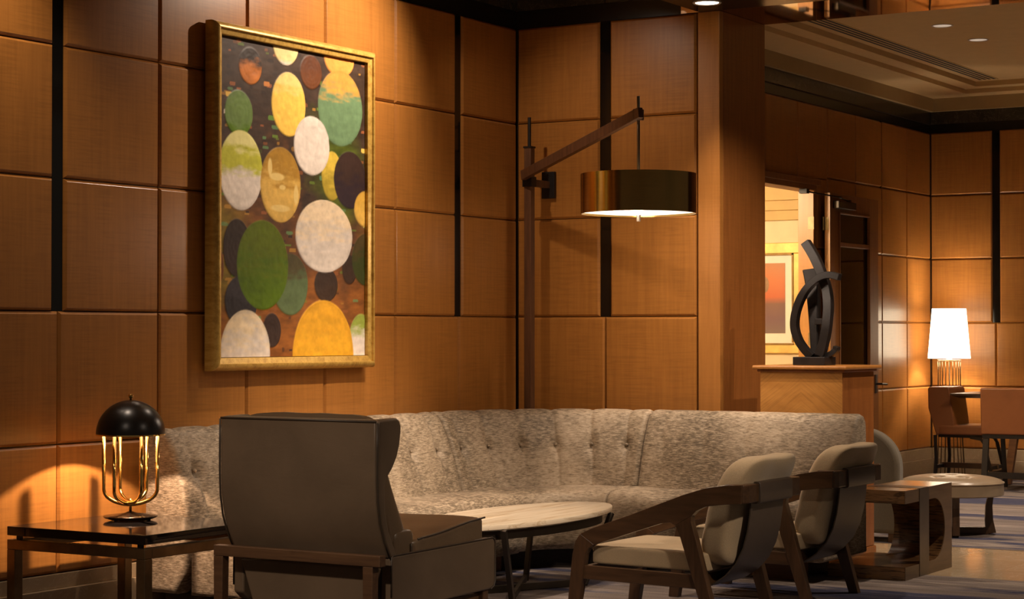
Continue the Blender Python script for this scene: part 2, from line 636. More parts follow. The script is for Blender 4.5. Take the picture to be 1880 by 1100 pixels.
def glass():
    t = NT('clear_glass')
    out = t.n['Material Output']
    tr = t.new('ShaderNodeBsdfTransparent')
    tr.inputs[0].default_value = (0.80, 0.74, 0.66, 1)
    gl = t.new('ShaderNodeBsdfGlossy')
    gl.inputs['Roughness'].default_value = 0.02
    fr = t.new('ShaderNodeFresnel')
    fr.inputs[0].default_value = 1.5
    mx = t.new('ShaderNodeMixShader')
    t.link(fr.outputs[0], mx.inputs[0])
    t.link(tr.outputs[0], mx.inputs[1])
    t.link(gl.outputs[0], mx.inputs[2])
    t.link(mx.outputs[0], out.inputs[0])
    return t.m


M['glass'] = glass()


def marble_top():
    t = NT('striped_white_marble')
    v = t.coord((3.2, 0.9, 3.2))
    d = t.noise(v, 2.0, 5, 0.6, 0.6)
    st = t.noise(t.coord((9.0, 0.35, 9.0)), 1.6, 5, 0.65, 0.9)
    col = t.ramp(st, [(0.30, (0.70, 0.58, 0.42, 1)), (0.50, (0.74, 0.63, 0.47, 1)), (0.57, (0.50, 0.36, 0.21, 1)), (0.61, (0.72, 0.60, 0.44, 1)), (0.68, (0.60, 0.47, 0.31, 1))])
    t.base(t.mix(t.ramp(d, [(0.4, (0, 0, 0, 1)), (0.7, (0.55, 0.55, 0.55, 1))]), col, (0.78, 0.67, 0.51, 1)))
    t.set(Roughness=0.16)
    return t.m


M['marble'] = marble_top()


def carpet():
    t = NT('striped_carpet')
    lo = t.noise(t.coord((0.22, 1.25, 1)), 1.25, 4, 0.50, 0.25)
    band = t.noise(t.coord((0.30, 3.2, 1)), 1.6, 3, 0.5, 0.2)
    pile = t.noise(t.coord((1, 1, 1)), 130, 3, 0.7)
    fl = t.noise(t.coord((2.5, 14, 1)), 2.0, 4, 0.7)
    navy = (0.040, 0.044, 0.088, 1)
    navy2 = (0.090, 0.088, 0.125, 1)
    lil = (0.215, 0.178, 0.160, 1)
    tau = (0.150, 0.120, 0.105, 1)
    lite = (0.30, 0.25, 0.215, 1)
    field = t.ramp(band, [(0.34, tau), (0.47, lil), (0.515, lil), (0.53, lite), (0.56, lite), (0.575, tau), (0.66, lil)])
    f = t.new('ShaderNodeMath', operation='MULTIPLY_ADD')
    t.link(fl, f.inputs[0])
    f.inputs[1].default_value = 0.10
    t.link(lo, f.inputs[2])
    blue = t.mix(t.ramp(fl, [(0.40, (0, 0, 0, 1)), (0.62, (1, 1, 1, 1))]), navy, navy2)
    m = t.ramp(f.outputs[0], [(0.462, (1, 1, 1, 1)), (0.495, (0, 0, 0, 1)), (0.61, (0, 0, 0, 1)), (0.64, (1, 1, 1, 1))])
    col = t.mix(m, field, blue)
    pm = t.ramp(pile, [(0.3, (0.72, 0.72, 0.72, 1)), (0.7, (1.2, 1.2, 1.2, 1))])
    t.base(t.mix(1.0, col, pm, 'MULTIPLY'))
    t.set(Roughness=0.95, Specular_IOR_Level=0.1)
    t.bump(pile, 0.5, 0.004)
    return t.m


M['carpet'] = carpet()

# ------------------------------------------------------------------ room shell
ROWS = [0.262, 0.872, 1.506, 2.140, 2.774, 3.40]
CH = 0.014
PT = 0.03
PCACHE = {}


def panel(parent, face, n, u0, u1, z0, z1, mat='panel', gap=0.004):
    """chamfered wall panel; face 'x': front at X = n looking to +X, 'y': front at Y = n looking to -Y"""
    key = (face, round(u1 - u0, 3), round(z1 - z0, 3), mat)
    me = PCACHE.get(key)
    if me is None:
        hu, hz = (u1 - u0 - gap) / 2, (z1 - z0 - gap) / 2
        vs = []
        rings = ((0, CH), (-CH * 0.07, CH * 0.84), (-CH * 0.84, CH * 0.07), (-CH, 0), (-PT, 0))
        for (d, i) in rings:
            for (a, b) in ((-1, -1), (1, -1), (1, 1), (-1, 1)):
                u, z = a * (hu - i), b * (hz - i)
                vs.append((d, u, z) if face == 'x' else (u, -d, z))
        fs = [(0, 1, 2, 3), (19, 18, 17, 16)]
        for g in range(4):
            for k in range(4):
                k2 = (k + 1) % 4
                fs.append((4 * g + k, 4 * g + k2, 4 * g + k2 + 4, 4 * g + k + 4)[::-1])
        b = MB()
        b.add(vs, fs)
        me = b.mesh('panel')
        for p in me.polygons:
            nx = abs(p.normal[0 if face == 'x' else 1])
            p.use_smooth = False
        me.materials.append(M[mat])
        PCACHE[key] = me
    o = bpy.data.objects.new('panel', me)
    uc, zc = (u0 + u1) / 2, (z0 + z1) / 2
    og = ORG[parent.name]
    o.location = ((n - og[0], uc - og[1], zc - og[2]) if face == 'x' else (uc - og[0], n - og[1], zc - og[2]))
    o.parent = parent
    COL.objects.link(o)
    return o


def panel_field(parent, face, n, cols, rows, strips=(), sw=0.037):
    for i in range(len(cols) - 1):
        for j in range(len(rows) - 1):
            a, b = cols[i], cols[i + 1]
            if rows[j] > 1.4:
                if a in strips:
                    a += sw
                if b in strips:
                    b -= sw
            panel(parent, face, n, a, b, rows[j], rows[j + 1])
    for s_ in strips:
        m = MB()
        if face == 'x':
            m.box(n - PT, n - 0.014, s_ - sw + 0.002, s_ + sw - 0.002, 1.506, rows[-1])
        else:
            m.box(s_ - sw + 0.002, s_ + sw - 0.002, n + 0.014, n + PT, 1.506, rows[-1])
        m.build('inlay', M['black_glass'], parent)


# floor
floor = struct(MB().box(-3, 9, -13, 8.3, -0.08, -0.014).build('floor', M['base_stone']))
tile_me = {}
for j, (ya, yb) in enumerate(((-0.05, 0.42), (0.42, 0.94), (0.94, 1.49))):
    x = 0.0
    for i in range(9):
        xa = -0.1 + 0.92 * i + (0.46 if j % 2 else 0)
        m = MB().box(xa + 0.001, xa + 0.919, ya + 0.001, yb - 0.001, -0.014, -0.001)
        m.build('tile', M['tile'], floor, bevel=0.001, seg=1)
carp = MB().box(-0.0, 9, -13, -0.055, -0.014, 0.0).build('carpet', M['carpet'])
tag(carp, 'blue and taupe striped carpet under the sofa and lounge chairs', 'carpet')
carp2 = MB().box(0.0, 9, 1.495, 8.0, -0.014, 0.0).build('carpet', M['carpet'])
tag(carp2, 'striped carpet beyond the polished tile, under the round leather ottoman', 'carpet')

# left wall (X = 0)
wl = struct(MB().box(-0.15, -PT, -11.25, 0.12, 0, 3.40).build('wall_left', M['panel_core']))
LC = [-11.2, -10.5, -9.8, -9.1, -8.4, -7.7, -7.0, -6.3, -5.6, -4.905, -4.21, -3.50, -2.80, -2.10, -1.40, -0.70, 0.0]
panel_field(wl, 'x', 0.0, LC, ROWS, (-4.21, -0.70))
bl = struct(MB().box(-PT, 0.024, -11.2, 0, 0, 0.190).box(-PT, 0.004, -11.2, 0, 0.190, 0.260).build('baseboard_left', M['base_stone'], bevel=0.003))
# back wall stub (Y = 0)
wb = struct(MB().box(-0.029, 1.44, PT, 0.67, 0, 3.40).build('wall_back', M['panel_core']))
panel_field(wb, 'y', 0.0, [0.0, 0.655, 1.305], ROWS, (0.655,))
MB().box(1.318, 1.467, -0.004, 0.05, 0, 3.40).build('post', M['post'], wb, bevel=0.004)
MB().box(1.440, 1.467, 0.052, 0.68, 0, 3.40).build('end_panel', M['end_panel'], wb, bevel=0.002)
bb = struct(MB().box(0.02, 1.318, -0.024, PT, 0, 0.190).box(0.02, 1.318, -0.004, PT, 0.190, 0.260).build('baseboard_back', M['base_stone'], bevel=0.003))
# doorway wall (X = 0 again, beyond the stub)
OY0, OY1, OZ = 3.62, 5.0, 2.64
wd = struct(MB().box(-0.14, -PT, 0.67, OY0, 0, 3.9).box(-0.14, -PT, OY1, 8.1, 0, 3.9).box(-0.14, -PT, OY0, OY1, OZ + 0.02, 3.9).build('wall_doorway', M['panel_core']))
panel_field(wd, 'x', 0.0, [0.68, 1.35, 2.01, 2.68, 3.50], ROWS)
for a, b in ((3.50, 3.98), (3.98, 4.65), (4.65, 5.32)):
    panel(wd, 'x', 0.0, a, b, 2.735, 3.40)
panel_field(wd, 'x', 0.0, [5.075, 5.32], ROWS[:5] )
panel_field(wd, 'x', 0.0, [5.32, 5.99, 6.655, 7.325, 8.0], ROWS, ())
MB().box(-PT, -0.002, 6.625, 6.655, 2.66, 3.40).build('inlay', M['black_glass'], wd)
# far wall (Y = 8)
wf = struct(MB().box(-0.1, 8.5, 8.0 + PT, 8.15, 0, 3.9).build('wall_far', M['panel_core']))
panel_field(wf, 'y', 8.0, [0.0, 0.666, 1.333, 2.0, 2.666, 3.333, 4.0, 4.666, 5.333], ROWS, (0.666, 4.0))
struct(MB().box(-PT, 0.03, 5.075, 7.99, 0, 0.155).box(-PT, 0.012, 5.075, 7.99, 0.155, 0.260).build('baseboard_doorway', M['base_stone'], bevel=0.004))
struct(MB().box(0.03, 6, 7.97, 8.0 + PT, 0, 0.155).box(0.012, 6, 7.988, 8.0 + PT, 0.155, 0.260).build('baseboard_far', M['base_stone'], bevel=0.004))

# black band and marble frieze above the panels
t1 = struct(MB().box(-0.10, -0.006, -11.2, 0.006, 3.40, 3.515).box(-0.10, 1.318, 0.006, 0.10, 3.40, 3.515).build('trim_1', M['gloss_black']))
t2 = struct(MB().box(-0.14, -0.02, -11.2, 0.02, 3.515, 3.75).box(-0.14, 1.318, 0.02, 0.14, 3.515, 3.75).build('trim_2', M['panel_core']))
for k in range(12):
    MB().box(-0.02, 0.004, -0.87 * (k + 1) + 0.001, -0.87 * k - 0.001, 3.515, 3.75).build('stone', M['dark_marble'], t2)
for k in range(2):
    MB().box(0.005 + 0.66 * k, 0.66 * (k + 1) - 0.002, -0.004, 0.02, 3.515, 3.75).build('stone', M['dark_marble'], t2)
t3 = struct(MB().box(-0.10, -0.008, 0.68, 8.0, 3.40, 3.487).box(-0.1, 8, 8.008, 8.1, 3.40, 3.487).build('trim_3', M['gloss_black']))
t4 = struct(MB().box(-0.10, -0.006, 0.68, 8.0, 3.487, 3.61).box(-0.1, 8, 8.006, 8.1, 3.487, 3.61).build('trim_4', M['panel_core']))
for k in range(11):
    MB().box(-0.006, 0.012, 7.99 - 0.68 * (k + 1) + 0.001, 7.99 - 0.68 * k - 0.001, 3.488, 3.61).build('stone', M['dark_marble'], t4)
for k in range(8):
    MB().box(0.014 + 0.68 * k, 0.014 + 0.68 * (k + 1) - 0.002, 7.990, 8.006, 3.488, 3.61).build('stone', M['dark_marble'], t4)

# ceilings
cl = struct(MB().box(-0.15, 9, -13, -1.4, 3.75, 3.85).box(-0.15, 1.327, -1.4, 0.7, 3.75, 3.85).build('ceiling', M['cream']))
sf = struct(MB().box(1.327, 9, -1.4, 0.0, 3.40, 3.85).build('trim_5', M['gloss_black'], bevel=0.003))
MB().box(1.20, 9, 0.0, 0.68, 3.401, 3.95).build('mirror_panel', M['bronze_soffit'], sf)
ch = struct(MB().box(0.62, 9, 1.30, 7.54, 3.83, 3.95).build('ceiling_hall', M['cream']))
MB().box(-0.05, 0.05, 0.68, 8.0, 3.611, 3.95).box(0.05, 9, 7.95, 8.0, 3.611, 3.95).box(0.05, 9, 0.68, 0.75, 3.611, 3.95).build('fascia', M['cream_fascia'], ch)
MB().box(0.05, 0.46, 0.75, 7.95, 3.74, 3.95).box(0.46, 9, 7.70, 7.95, 3.74, 3.95).box(0.46, 9, 0.75, 1.14, 3.74, 3.95).build('cove', M['cream'], ch)
MB().box(0.46, 0.62, 1.14, 7.70, 3.782, 3.95).box(0.62, 9, 7.54, 7.70, 3.782, 3.95).box(0.62, 9, 1.14, 1.30, 3.782, 3.95).build('cove', M['cream'], ch)

# linear slot vent in the hall ceiling
vt = thing('ceiling_vent', 'long narrow black slot diffuser set in the cream hall ceiling', 'vent', (0.79, 5.3, 3.83))
MB().box(0.70, 0.88, 2.6, 7.42, 3.824, 3.8305).build('frame', M['cream'], vt)
for k in range(4):
    xx = 0.722 + k * 0.045
    MB().box(xx - 0.012, xx + 0.012, 2.65, 7.38, 3.822, 3.826).build('slot', M['dark_slot'], vt)


def downlight(loc, lit, label):
    t = thing('downlight', label, 'ceiling light', loc)
    MB().lathe(loc, [(0.072, 0.0), (0.083, -0.004), (0.088, 0.0), (0.088, 0.002), (0.072, 0.002)], 32).build('trim_ring', M['white_trim'], t, smooth=True)
    MB().lathe(loc, [(0, 0.0012), (0.071, 0.0012), (0.071, 0.0), (0, 0.0)], 32).build('lens', M['led' if lit else 'led_dim'], t)
    return t


downlight((1.525, -0.30, 3.3985), True, 'bright round downlight in the black soffit above the wood post')
downlight((1.515, 3.989, 3.8285), False, 'unlit looking recessed downlight in the hall ceiling, nearer the black soffit')
downlight((1.516, 4.877, 3.8285), False, 'recessed downlight in the hall ceiling, farther one above the doorway wall')

# ------------------------------------------------------------------ doorway, corridor
d1 = struct(MB().box(-0.145, 0.008, OY1, OY1 + 0.055, 0, OZ + 0.09).box(-0.145, 0.03, OY0 - 0.1, OY0, 0, OZ + 0.09)
            .box(-0.145, 0.03, OY0, OY1, OZ, OZ + 0.09).build('door_1', M['door_wood'], bevel=0.004))
MB().box(-0.14, 0.004, OY1 - 0.012, OY1 - 0.0005, 0, OZ - 0.002).build('jamb_lining', M['jamb_wood'], d1, bevel=0.002)
MB().box(0.03, 0.042, OY0 - 0.13, OY1 + 0.075, OZ + 0.045, OZ + 0.10).build('head_moulding', M['door_wood'], d1, bevel=0.006)
leaf = MB()
LX0, LX1, LY0, LY1 = 0.052, 0.100, 5.13, 6.29
leaf.box(LX0, LX1, LY0 + 0.002, LY0 + 0.20, 0.02, 2.63).box(LX0, LX1, LY1 - 0.22, LY1, 0.02, 2.63)
leaf.box(LX0, LX1, LY0 + 0.20, LY1 - 0.22, 2.47, 2.63).box(LX0, LX1, LY0 + 0.20, LY1 - 0.22, 0.02, 0.32)
leaf.build('leaf_frame', M['door_wood'], d1, bevel=0.003)
MB().box(LX0, LX1, LY0 - 0.002, LY0 + 0.0015, 0.02, 2.63).build('hinge_edge', M['jamb_wood'], d1)
g0, g1 = LY0 + 0.20, LY1 - 0.22
MB().box(0.072, 0.080, g0, g1, 0.32, 2.47).build('pane', M['glass'], d1)
mo = MB()
for (a, b, c, d) in ((g0, g1, 2.455, 2.475), (g0, g1, 0.315, 0.335), (g0, g0 + 0.02, 0.32, 2.47), (g1 - 0.02, g1, 0.32, 2.47)):
    mo.box(0.082, 0.112, a, b, c, d)
mo.build('glazing_bead', M['door_wood'], d1, bevel=0.006)
MB().box(0.060, 0.106, g0, g1, 2.165, 2.205).build('muntin', M['door_wood'], d1, bevel=0.006)
for z in (2.36, 1.35, 0.35):
    MB().box(0.0, 0.008, OY1 - 0.015, OY1 - 0.012, z - 0.055, z + 0.055).box(-0.045, 0.0, OY1 - 0.0155, OY1 - 0.012, z - 0.055, z + 0.055).box(0.052, 0.088, LY0 - 0.006, LY0 - 0.002, z - 0.055, z + 0.055).tube([(0.046, LY0 - 0.012, z - 0.058), (0.046, LY0 - 0.012, z + 0.058)], 0.010, 10).build('hinge', M['brass_hinge'], d1)
MB().box(0.101, 0.160, 5.19, 5.60, 2.497, 2.562).build('closer_box', M['bronze'], d1, bevel=0.004)
MB().bar([(0.13, 5.50, 2.575), (0.17, 5.20, 2.585)], 0.02, 0.008, (1, 0, 0)).bar([(0.17, 5.20, 2.590), (0.06, 4.70, 2.615)], 0.02, 0.010, (1, 0, 0)).box(0.0, 0.07, 4.68, 4.74, 2.60, 2.638).box(0.115, 0.145, 5.48, 5.52, 2.56, 2.585).build('closer_arm', M['iron'], d1)
MB().box(0.10, 0.108, 6.19, 6.24, 0.85, 1.02).tube([(0.10, 6.215, 0.935), (0.16, 6.215, 0.935)], 0.010, 10).tube([(0.16, 6.21, 0.935), (0.165, 6.33, 0.930)], 0.010, 10).build('door_handle', M['iron'], d1, smooth=False)

wc = struct(MB().box(-2.4, -0.145, 5.62, 5.72, 0, 3.0).box(-2.5, -2.4, 1.8, 5.72, 0, 3.0).box(-2.4, -0.145, 1.7, 1.8, 0, 3.0).build('wall_corridor', M['corridor_wall']))
struct(MB().box(-2.4, -0.145, 1.8, 5.72, 3.0, 3.05).build('ceiling_corridor', M['corridor_wall']))
struct(MB().box(-2.4, -0.145, 5.585, 5.62, 2.43, 2.52).box(-2.4, -0.145, 5.56, 5.62, 2.52, 2.61).box(-2.4, -0.145, 5.53, 5.62, 2.61, 2.75).box(-2.4, -0.145, 5.48, 5.62, 2.75, 2.82).build('trim_6', M['corridor_band'], bevel=0.004))


def framed_print():
    p = thing('framed_print', 'gilt framed print with cream mat and orange to purple field, seen through doorway', 'picture', (-0.78, 5.62, 1.217))
    xl, xr, z0, z1 = -1.213, -0.347, 1.217, 2.225
    fw = 0.098
    f = MB()
    for (a, b, c, d) in ((xl, xr, z1 - fw, z1), (xl, xr, z0, z0 + fw * 0.8), (xl, xl + fw, z0 + fw * 0.8, z1 - fw), (xr - fw, xr, z0 + fw * 0.8, z1 - fw)):
        f.box(a, b, 5.588, 5.618, c, d)
    fr = f.build('frame', M['gilt_light'], p, bevel=0.006)
    g = MB()
    for (a, b, c, d) in ((xl + fw, xr - fw, z1 - fw - 0.014, z1 - fw), (xl + fw, xr - fw, z0 + fw * 0.8, z0 + fw * 0.8 + 0.014), (xl + fw, xl + fw + 0.014, z0 + fw, z1 - fw), (xr - fw - 0.014, xr - fw, z0 + fw, z1 - fw)):
        g.box(a, b, 5.582, 5.612, c, d)
    g.build('frame_lip', M['gilt_dark'], fr)
    MB().box(xl + fw, xr - fw, 5.606, 5.612, z0 + fw * 0.8, z1 - fw).build('mat', M['mat_board'], p)
    MB().box(-1.03, -0.532, 5.602, 5.606, 1.40, 2.04).build('print', M['print'], p)
    MB().prism([(x, z) for x, z in arc(-0.735, 1.845, 0.045, 0.075, 0, 360, 20)[:-1]], 'y', 5.6005, 5.602).build('print_figure', M['print_dark'], p)


M['gilt_light'] = simple('bright_gilt', (0.72, 0.47, 0.14, 1), 0.45, 0.3, var=0.2)
M['mat_board'] = simple('mat_board', (0.86, 0.82, 0.72, 1), 0.8, var=0.02)
M['print_dark'] = simple('print_figure', (0.30, 0.17, 0.08, 1), 0.5, var=0.5)
_t = NT('sunset_print')
_c = _t.new('ShaderNodeSeparateXYZ')
_t.link(_t.coord(), _c.inputs[0])
_mr = _t.new('ShaderNodeMapRange')
_t.link(_c.outputs[2], _mr.inputs[0])
_mr.inputs[1].default_value = 1.40 - 1.217
_mr.inputs[2].default_value = 2.04 - 1.217
_t.base(_t.ramp(_mr.outputs[0], [(0.0, srgb(120, 100, 95)), (0.2, srgb(112, 82, 88)), (0.42, srgb(120, 84, 70)), (0.52, srgb(190, 95, 50)), (0.75, srgb(195, 110, 55)), (1.0, srgb(180, 120, 70))]))
_t.set(Roughness=0.4)
M['print'] = _t.m
framed_print()


# ------------------------------------------------------------------ large oval painting
def painting():
    root = thing('painting', 'large framed abstract painting of white, green and yellow ovals on dark brown', 'painting', (0.0, -2.447, 1.20))
    y0, y1, z0, z1 = -3.170, -1.722, 1.203, 3.032
    # moulded outer frame: half round profile swept round, as four mitred sides
    prof = [(0.0, 0.0), (0.0, 0.040), (0.003, 0.052), (0.009, 0.063), (0.018, 0.071), (0.028, 0.075), (0.036, 0.074), (0.0375, 0.062), (0.065, 0.056), (0.068, 0.053), (0.068, 0.0)]
    corners = [(y0, z0, 1, 1), (y1, z0, -1, 1), (y1, z1, -1, -1), (y0, z1, 1, -1)]
    for k in range(4):
        a, b = corners[k], corners[(k + 1) % 4]
        vs = []
        for c in (a, b):
            for (i, h) in prof:
                vs.append((h + 0.020, c[0] + c[2] * i, c[1] + c[3] * i))
        n = len(prof)
        fs = [tuple(range(n)), tuple(range(n, 2 * n))] + [(i, (i + 1) % n, (i + 1) % n + n, i + n) for i in range(n)]
        MB().add(vs, fs).build('frame_side', M['gilt'], root, auto=30)
    # canvas: fine grid with painted colours and slight impasto relief
    cy0, cy1, cz0, cz1 = y0 + 0.071, y1 - 0.071, z0 + 0.071, z1 - 0.071
    ny, nz = 250, 330
    rs = np.random.RandomState(3)
    Y, Z = np.meshgrid(np.linspace(cy0, cy1, ny), np.linspace(cz0, cz1, nz))

    def noise(fy, fz, seed):
        r = np.random.RandomState(seed)
        out = np.zeros_like(Y)
        amp, tot = 1.0, 0
        for o in range(4):
            gy, gz = int(fy * 2 ** o) + 2, int(fz * 2 ** o) + 2
            g = r.rand(gz + 1, gy + 1)
            u = (Y - cy0) / (cy1 - cy0) * (gy - 1e-3)
            v_ = (Z - cz0) / (cz1 - cz0) * (gz - 1e-3)
            i, j = u.astype(int), v_.astype(int)
            fu, fv = u - i, v_ - j
            fu, fv = fu * fu * (3 - 2 * fu), fv * fv * (3 - 2 * fv)
            out += amp * ((g[j, i] * (1 - fu) + g[j, i + 1] * fu) * (1 - fv) + (g[j + 1, i] * (1 - fu) + g[j + 1, i + 1] * fu) * fv)
            tot += amp
            amp *= 0.55
        return out / tot
    L = lambda *c: np.array(srgb(*c)[:3])
    T = (Z - cz0) / (cz1 - cz0)
    S = (Y - cy0) / (cy1 - cy0)
    n1 = noise(5, 8, 1)[..., None]
    n2 = noise(14, 60, 2)[..., None]
    n3 = noise(40, 50, 5)[..., None]
    low = np.clip((0.62 - T) * 2.2 + (n1[..., 0] - 0.5) * 1.6, 0, 1)[..., None]
    col = L(62, 46, 36) * (1 - low) + L(136, 82, 34) * low
    gr = np.clip(1.4 - 5 * np.hypot(S - 0.80, (T - 0.60) * 1.2) + (n1[..., 0] - 0.5) * 2, 0, 0.9)[..., None]
    col = col * (1 - gr) + L(78, 92, 24) * gr
    gr = np.clip(1.0 - 5 * np.hypot(S - 0.03, (T - 0.28) * 1.0) + (n1[..., 0] - 0.5) * 2, 0, 0.8)[..., None]
    col = col * (1 - gr) + L(120, 105, 30) * gr
    col = col * (0.45 + 1.10 * n2)
    hgt = 0.0012 * n3[..., 0] + 0.0008 * n2[..., 0]
    # short dashes between the ovals
    pal = [L(190, 140, 60), L(100, 140, 90), L(40, 30, 28), L(150, 90, 50), L(110, 140, 50), L(170, 100, 60), L(35, 28, 35), L(90, 100, 40)]
    for k in range(330):
        a, b = rs.uniform(cy0, cy1), rs.uniform(cz0, cz1)
        wy, wz = rs.uniform(0.010, 0.030), rs.uniform(0.005, 0.011)
        m = np.clip((1.2 - ((np.abs(Y - a) / wy) ** 4 + (np.abs(Z - b) / wz) ** 4)) * 3, 0, 1)[..., None] * rs.uniform(0.35, 0.85)
        col = col * (1 - m) + pal[rs.randint(len(pal))] * m
    for (a, b, c) in ((-3.035, 2.565, L(225, 215, 205)), (-2.43, 1.31, L(225, 210, 195)), (-3.02, 2.66, L(215, 175, 80)), (-1.80, 2.455, L(225, 190, 90)), (-2.70, 2.745, L(190, 120, 60)), (-2.30, 2.51, L(110, 140, 70)), (-2.66, 2.565, L(90, 125, 50)), (-2.20, 2.27, L(90, 130, 90)), (-1.78, 2.02, L(200, 200, 120))):
        m = np.clip((1.2 - ((np.abs(Y - a) / 0.026) ** 4 + (np.abs(Z - b) / 0.013) ** 4)) * 3, 0, 1)[..., None]
        col = col * (1 - m) + c * m
    W, YE, GR, DK = L(228, 216, 204), L(228, 184, 66), L(84, 112, 4), L(52, 38, 32)
    # (y, z, ry, rz, main, second, split, softness)   second colour takes over above / below the split
    ov = [(-2.808, 2.828, 0.096, 0.098, L(190, 112, 44), L(48, 36, 30), 0.15, 0.5), (-2.502, 2.989, 0.115, 0.122, W, L(230, 205, 140), -0.9, 0.2),
          (-2.274, 2.853, 0.099, 0.094, L(104, 58, 26), L(90, 50, 26), 0.0, 0.5), (-2.009, 2.963, 0.144, 0.107, L(226, 150, 70), L(205, 120, 50), 0.0, 0.5),
          (-1.997, 2.678, 0.212, 0.215, L(104, 134, 96), L(196, 146, 66), 0.42, 0.35), (-2.475, 2.654, 0.151, 0.175, L(240, 196, 84), L(235, 200, 120), 0.45, 0.4),
          (-2.904, 2.567, 0.116, 0.121, L(82, 116, 6), L(100, 126, 64), -0.55, 0.3), (-2.076, 2.288, 0.098, 0.138, L(178, 156, 52), L(215, 185, 70), 0.0, 0.8),
          (-1.905, 2.276, 0.156, 0.164, L(48, 34, 40), L(58, 40, 34), 0.0, 0.6), (-2.265, 2.444, 0.163, 0.164, W, W * 0.93, 0.0, 0.5),
          (-2.886, 2.263, 0.181, 0.212, W, L(186, 186, 62), -0.05, 0.25), (-2.545, 2.209, 0.177, 0.205, L(222, 180, 90), L(168, 126, 44), 0.1, 0.7),
          (-1.748, 2.117, 0.115, 0.104, L(226, 182, 84), L(215, 170, 70), 0, 0.5), (-2.917, 1.851, 0.115, 0.155, L(58, 42, 36), L(50, 38, 32), 0, 0.5),
          (-2.882, 1.570, 0.136, 0.135, L(52, 48, 52), L(60, 55, 60), 0, 0.5), (-2.458, 1.668, 0.158, 0.169, L(92, 110, 72), L(80, 72, 44), 0.25, 0.4),
          (-3.067, 1.748, 0.042, 0.093, L(112, 66, 26), L(112, 66, 26), 0, 0.5), (-2.131, 1.672, 0.110, 0.096, L(62, 44, 32), L(56, 40, 30), 0, 0.5),
          (-1.908, 1.763, 0.070, 0.084, L(62, 42, 30), L(56, 40, 30), 0, 0.5), (-1.742, 1.825, 0.142, 0.152, L(58, 66, 20), L(76, 62, 26), 0.3, 0.5),
          (-2.700, 1.767, 0.220, 0.241, GR, L(92, 108, 6), 0.0, 0.7), (-2.147, 1.944, 0.265, 0.203, W, L(236, 214, 180), 0.2, 0.8),
          (-2.619, 1.416, 0.079, 0.093, L(60, 44, 38), L(56, 40, 34), 0, 0.5), (-2.845, 1.290, 0.208, 0.234, W, L(232, 212, 178), 0.3, 0.8),
          (-1.794, 1.333, 0.123, 0.178, W, L(150, 165, 70), 0.35, 0.4), (-2.153, 1.276, 0.282, 0.310, L(226, 168, 42), L(220, 160, 40), 0.3, 0.6)]
    # remap from the measured canvas (photo) to this grid
    for i, (a, b, ry, rz, c1, c2, sp, so) in enumerate(ov):
        a -= 0.033
        dy, dz = (Y - a) / ry, (Z - b) / rz
        r = np.sqrt(dy ** 2 + dz ** 2)
        r = r + (n1[..., 0] - 0.5) * 0.02
        edge = 0.0028 / min(ry, rz)
        m = np.clip((1 - r) / edge * 0.5 + 0.5, 0, 1)[..., None]
        k = np.clip((dz - sp) / so + 0.5 + (n2[..., 0] - 0.5) * 2.2, 0, 1)[..., None]
        c = c1 * (1 - k) + c2 * k
        ring = 0.5 + 0.5 * np.sin(r * 26 + i)
        tex = 0.94 + 0.035 * ring[..., None] + (n3 - 0.5) * 0.36 + (n2 - 0.5) * 0.30
        c = c * tex
        rim = np.clip(1 - np.abs(r - 0.96) / 0.04, 0, 1)[..., None] * 0.25
        c = c * (1 - rim) + c * 0.6 * rim
        col = col * (1 - m) + c * m
        hgt = hgt * (1 - m[..., 0]) + m[..., 0] * (0.0022 + 0.0004 * ring + 0.0026 * n3[..., 0])
        if i == 10:
            k3 = np.clip((dz - 0.42) / 0.3 + (n2[..., 0] - 0.5) * 2, 0, 0.8)[..., None] * m
            col = col * (1 - k3) + L(222, 214, 150) * k3
        if i == 11:
            for (a2, b2, w2, h2) in ((-2.53, 2.195, 0.030, 0.014), (-2.58, 2.25, 0.07, 0.022), (-2.41, 2.16, 0.022, 0.06), (-2.64, 2.30, 0.02, 0.05), (-2.55, 2.08, 0.09, 0.02)):
                mm = np.clip((1.1 - ((Y + 0.033 - a2) / w2) ** 2 - ((Z - b2) / h2) ** 2) * 2, 0, 1)[..., None] * m * 0.8
                col = col * (1 - mm) + L(232, 205, 130) * mm
    col = np.clip(col, 0, 1)
    X = 0.052 + hgt
    V = np.stack([X - 0.0, Y - (-2.447), Z - 1.20], -1).reshape(-1, 3)
    idx = np.arange(ny * nz).reshape(nz, ny)
    F = np.stack([idx[:-1, :-1], idx[:-1, 1:], idx[1:, 1:], idx[1:, :-1]], -1).reshape(-1, 4)
    me = bpy.data.meshes.new('canvas')
    me.from_pydata(V.tolist(), [], F.tolist())
    at_ = me.color_attributes.new('paint', 'FLOAT_COLOR', 'POINT')
    at_.data.foreach_set('color', np.concatenate([col.reshape(-1, 3), np.ones((ny * nz, 1))], 1).astype(np.float32).ravel())
    me.polygons.foreach_set('use_smooth', [True] * len(me.polygons))
    t = NT('painted_canvas')
    a = t.new('ShaderNodeVertexColor')
    a.layer_name = 'paint'
    t.base(a.outputs[0])
    t.set(Roughness=0.55, Specular_IOR_Level=0.25)
    me.materials.append(t.m)
    o = bpy.data.objects.new('canvas', me)
    o.parent = root
    COL.objects.link(o)
    MB().box(0.001, 0.046, cy0 - 0.002, cy1 + 0.002, cz0 - 0.002, cz1 + 0.002).build('backboard', M['panel_core'], root)


painting()

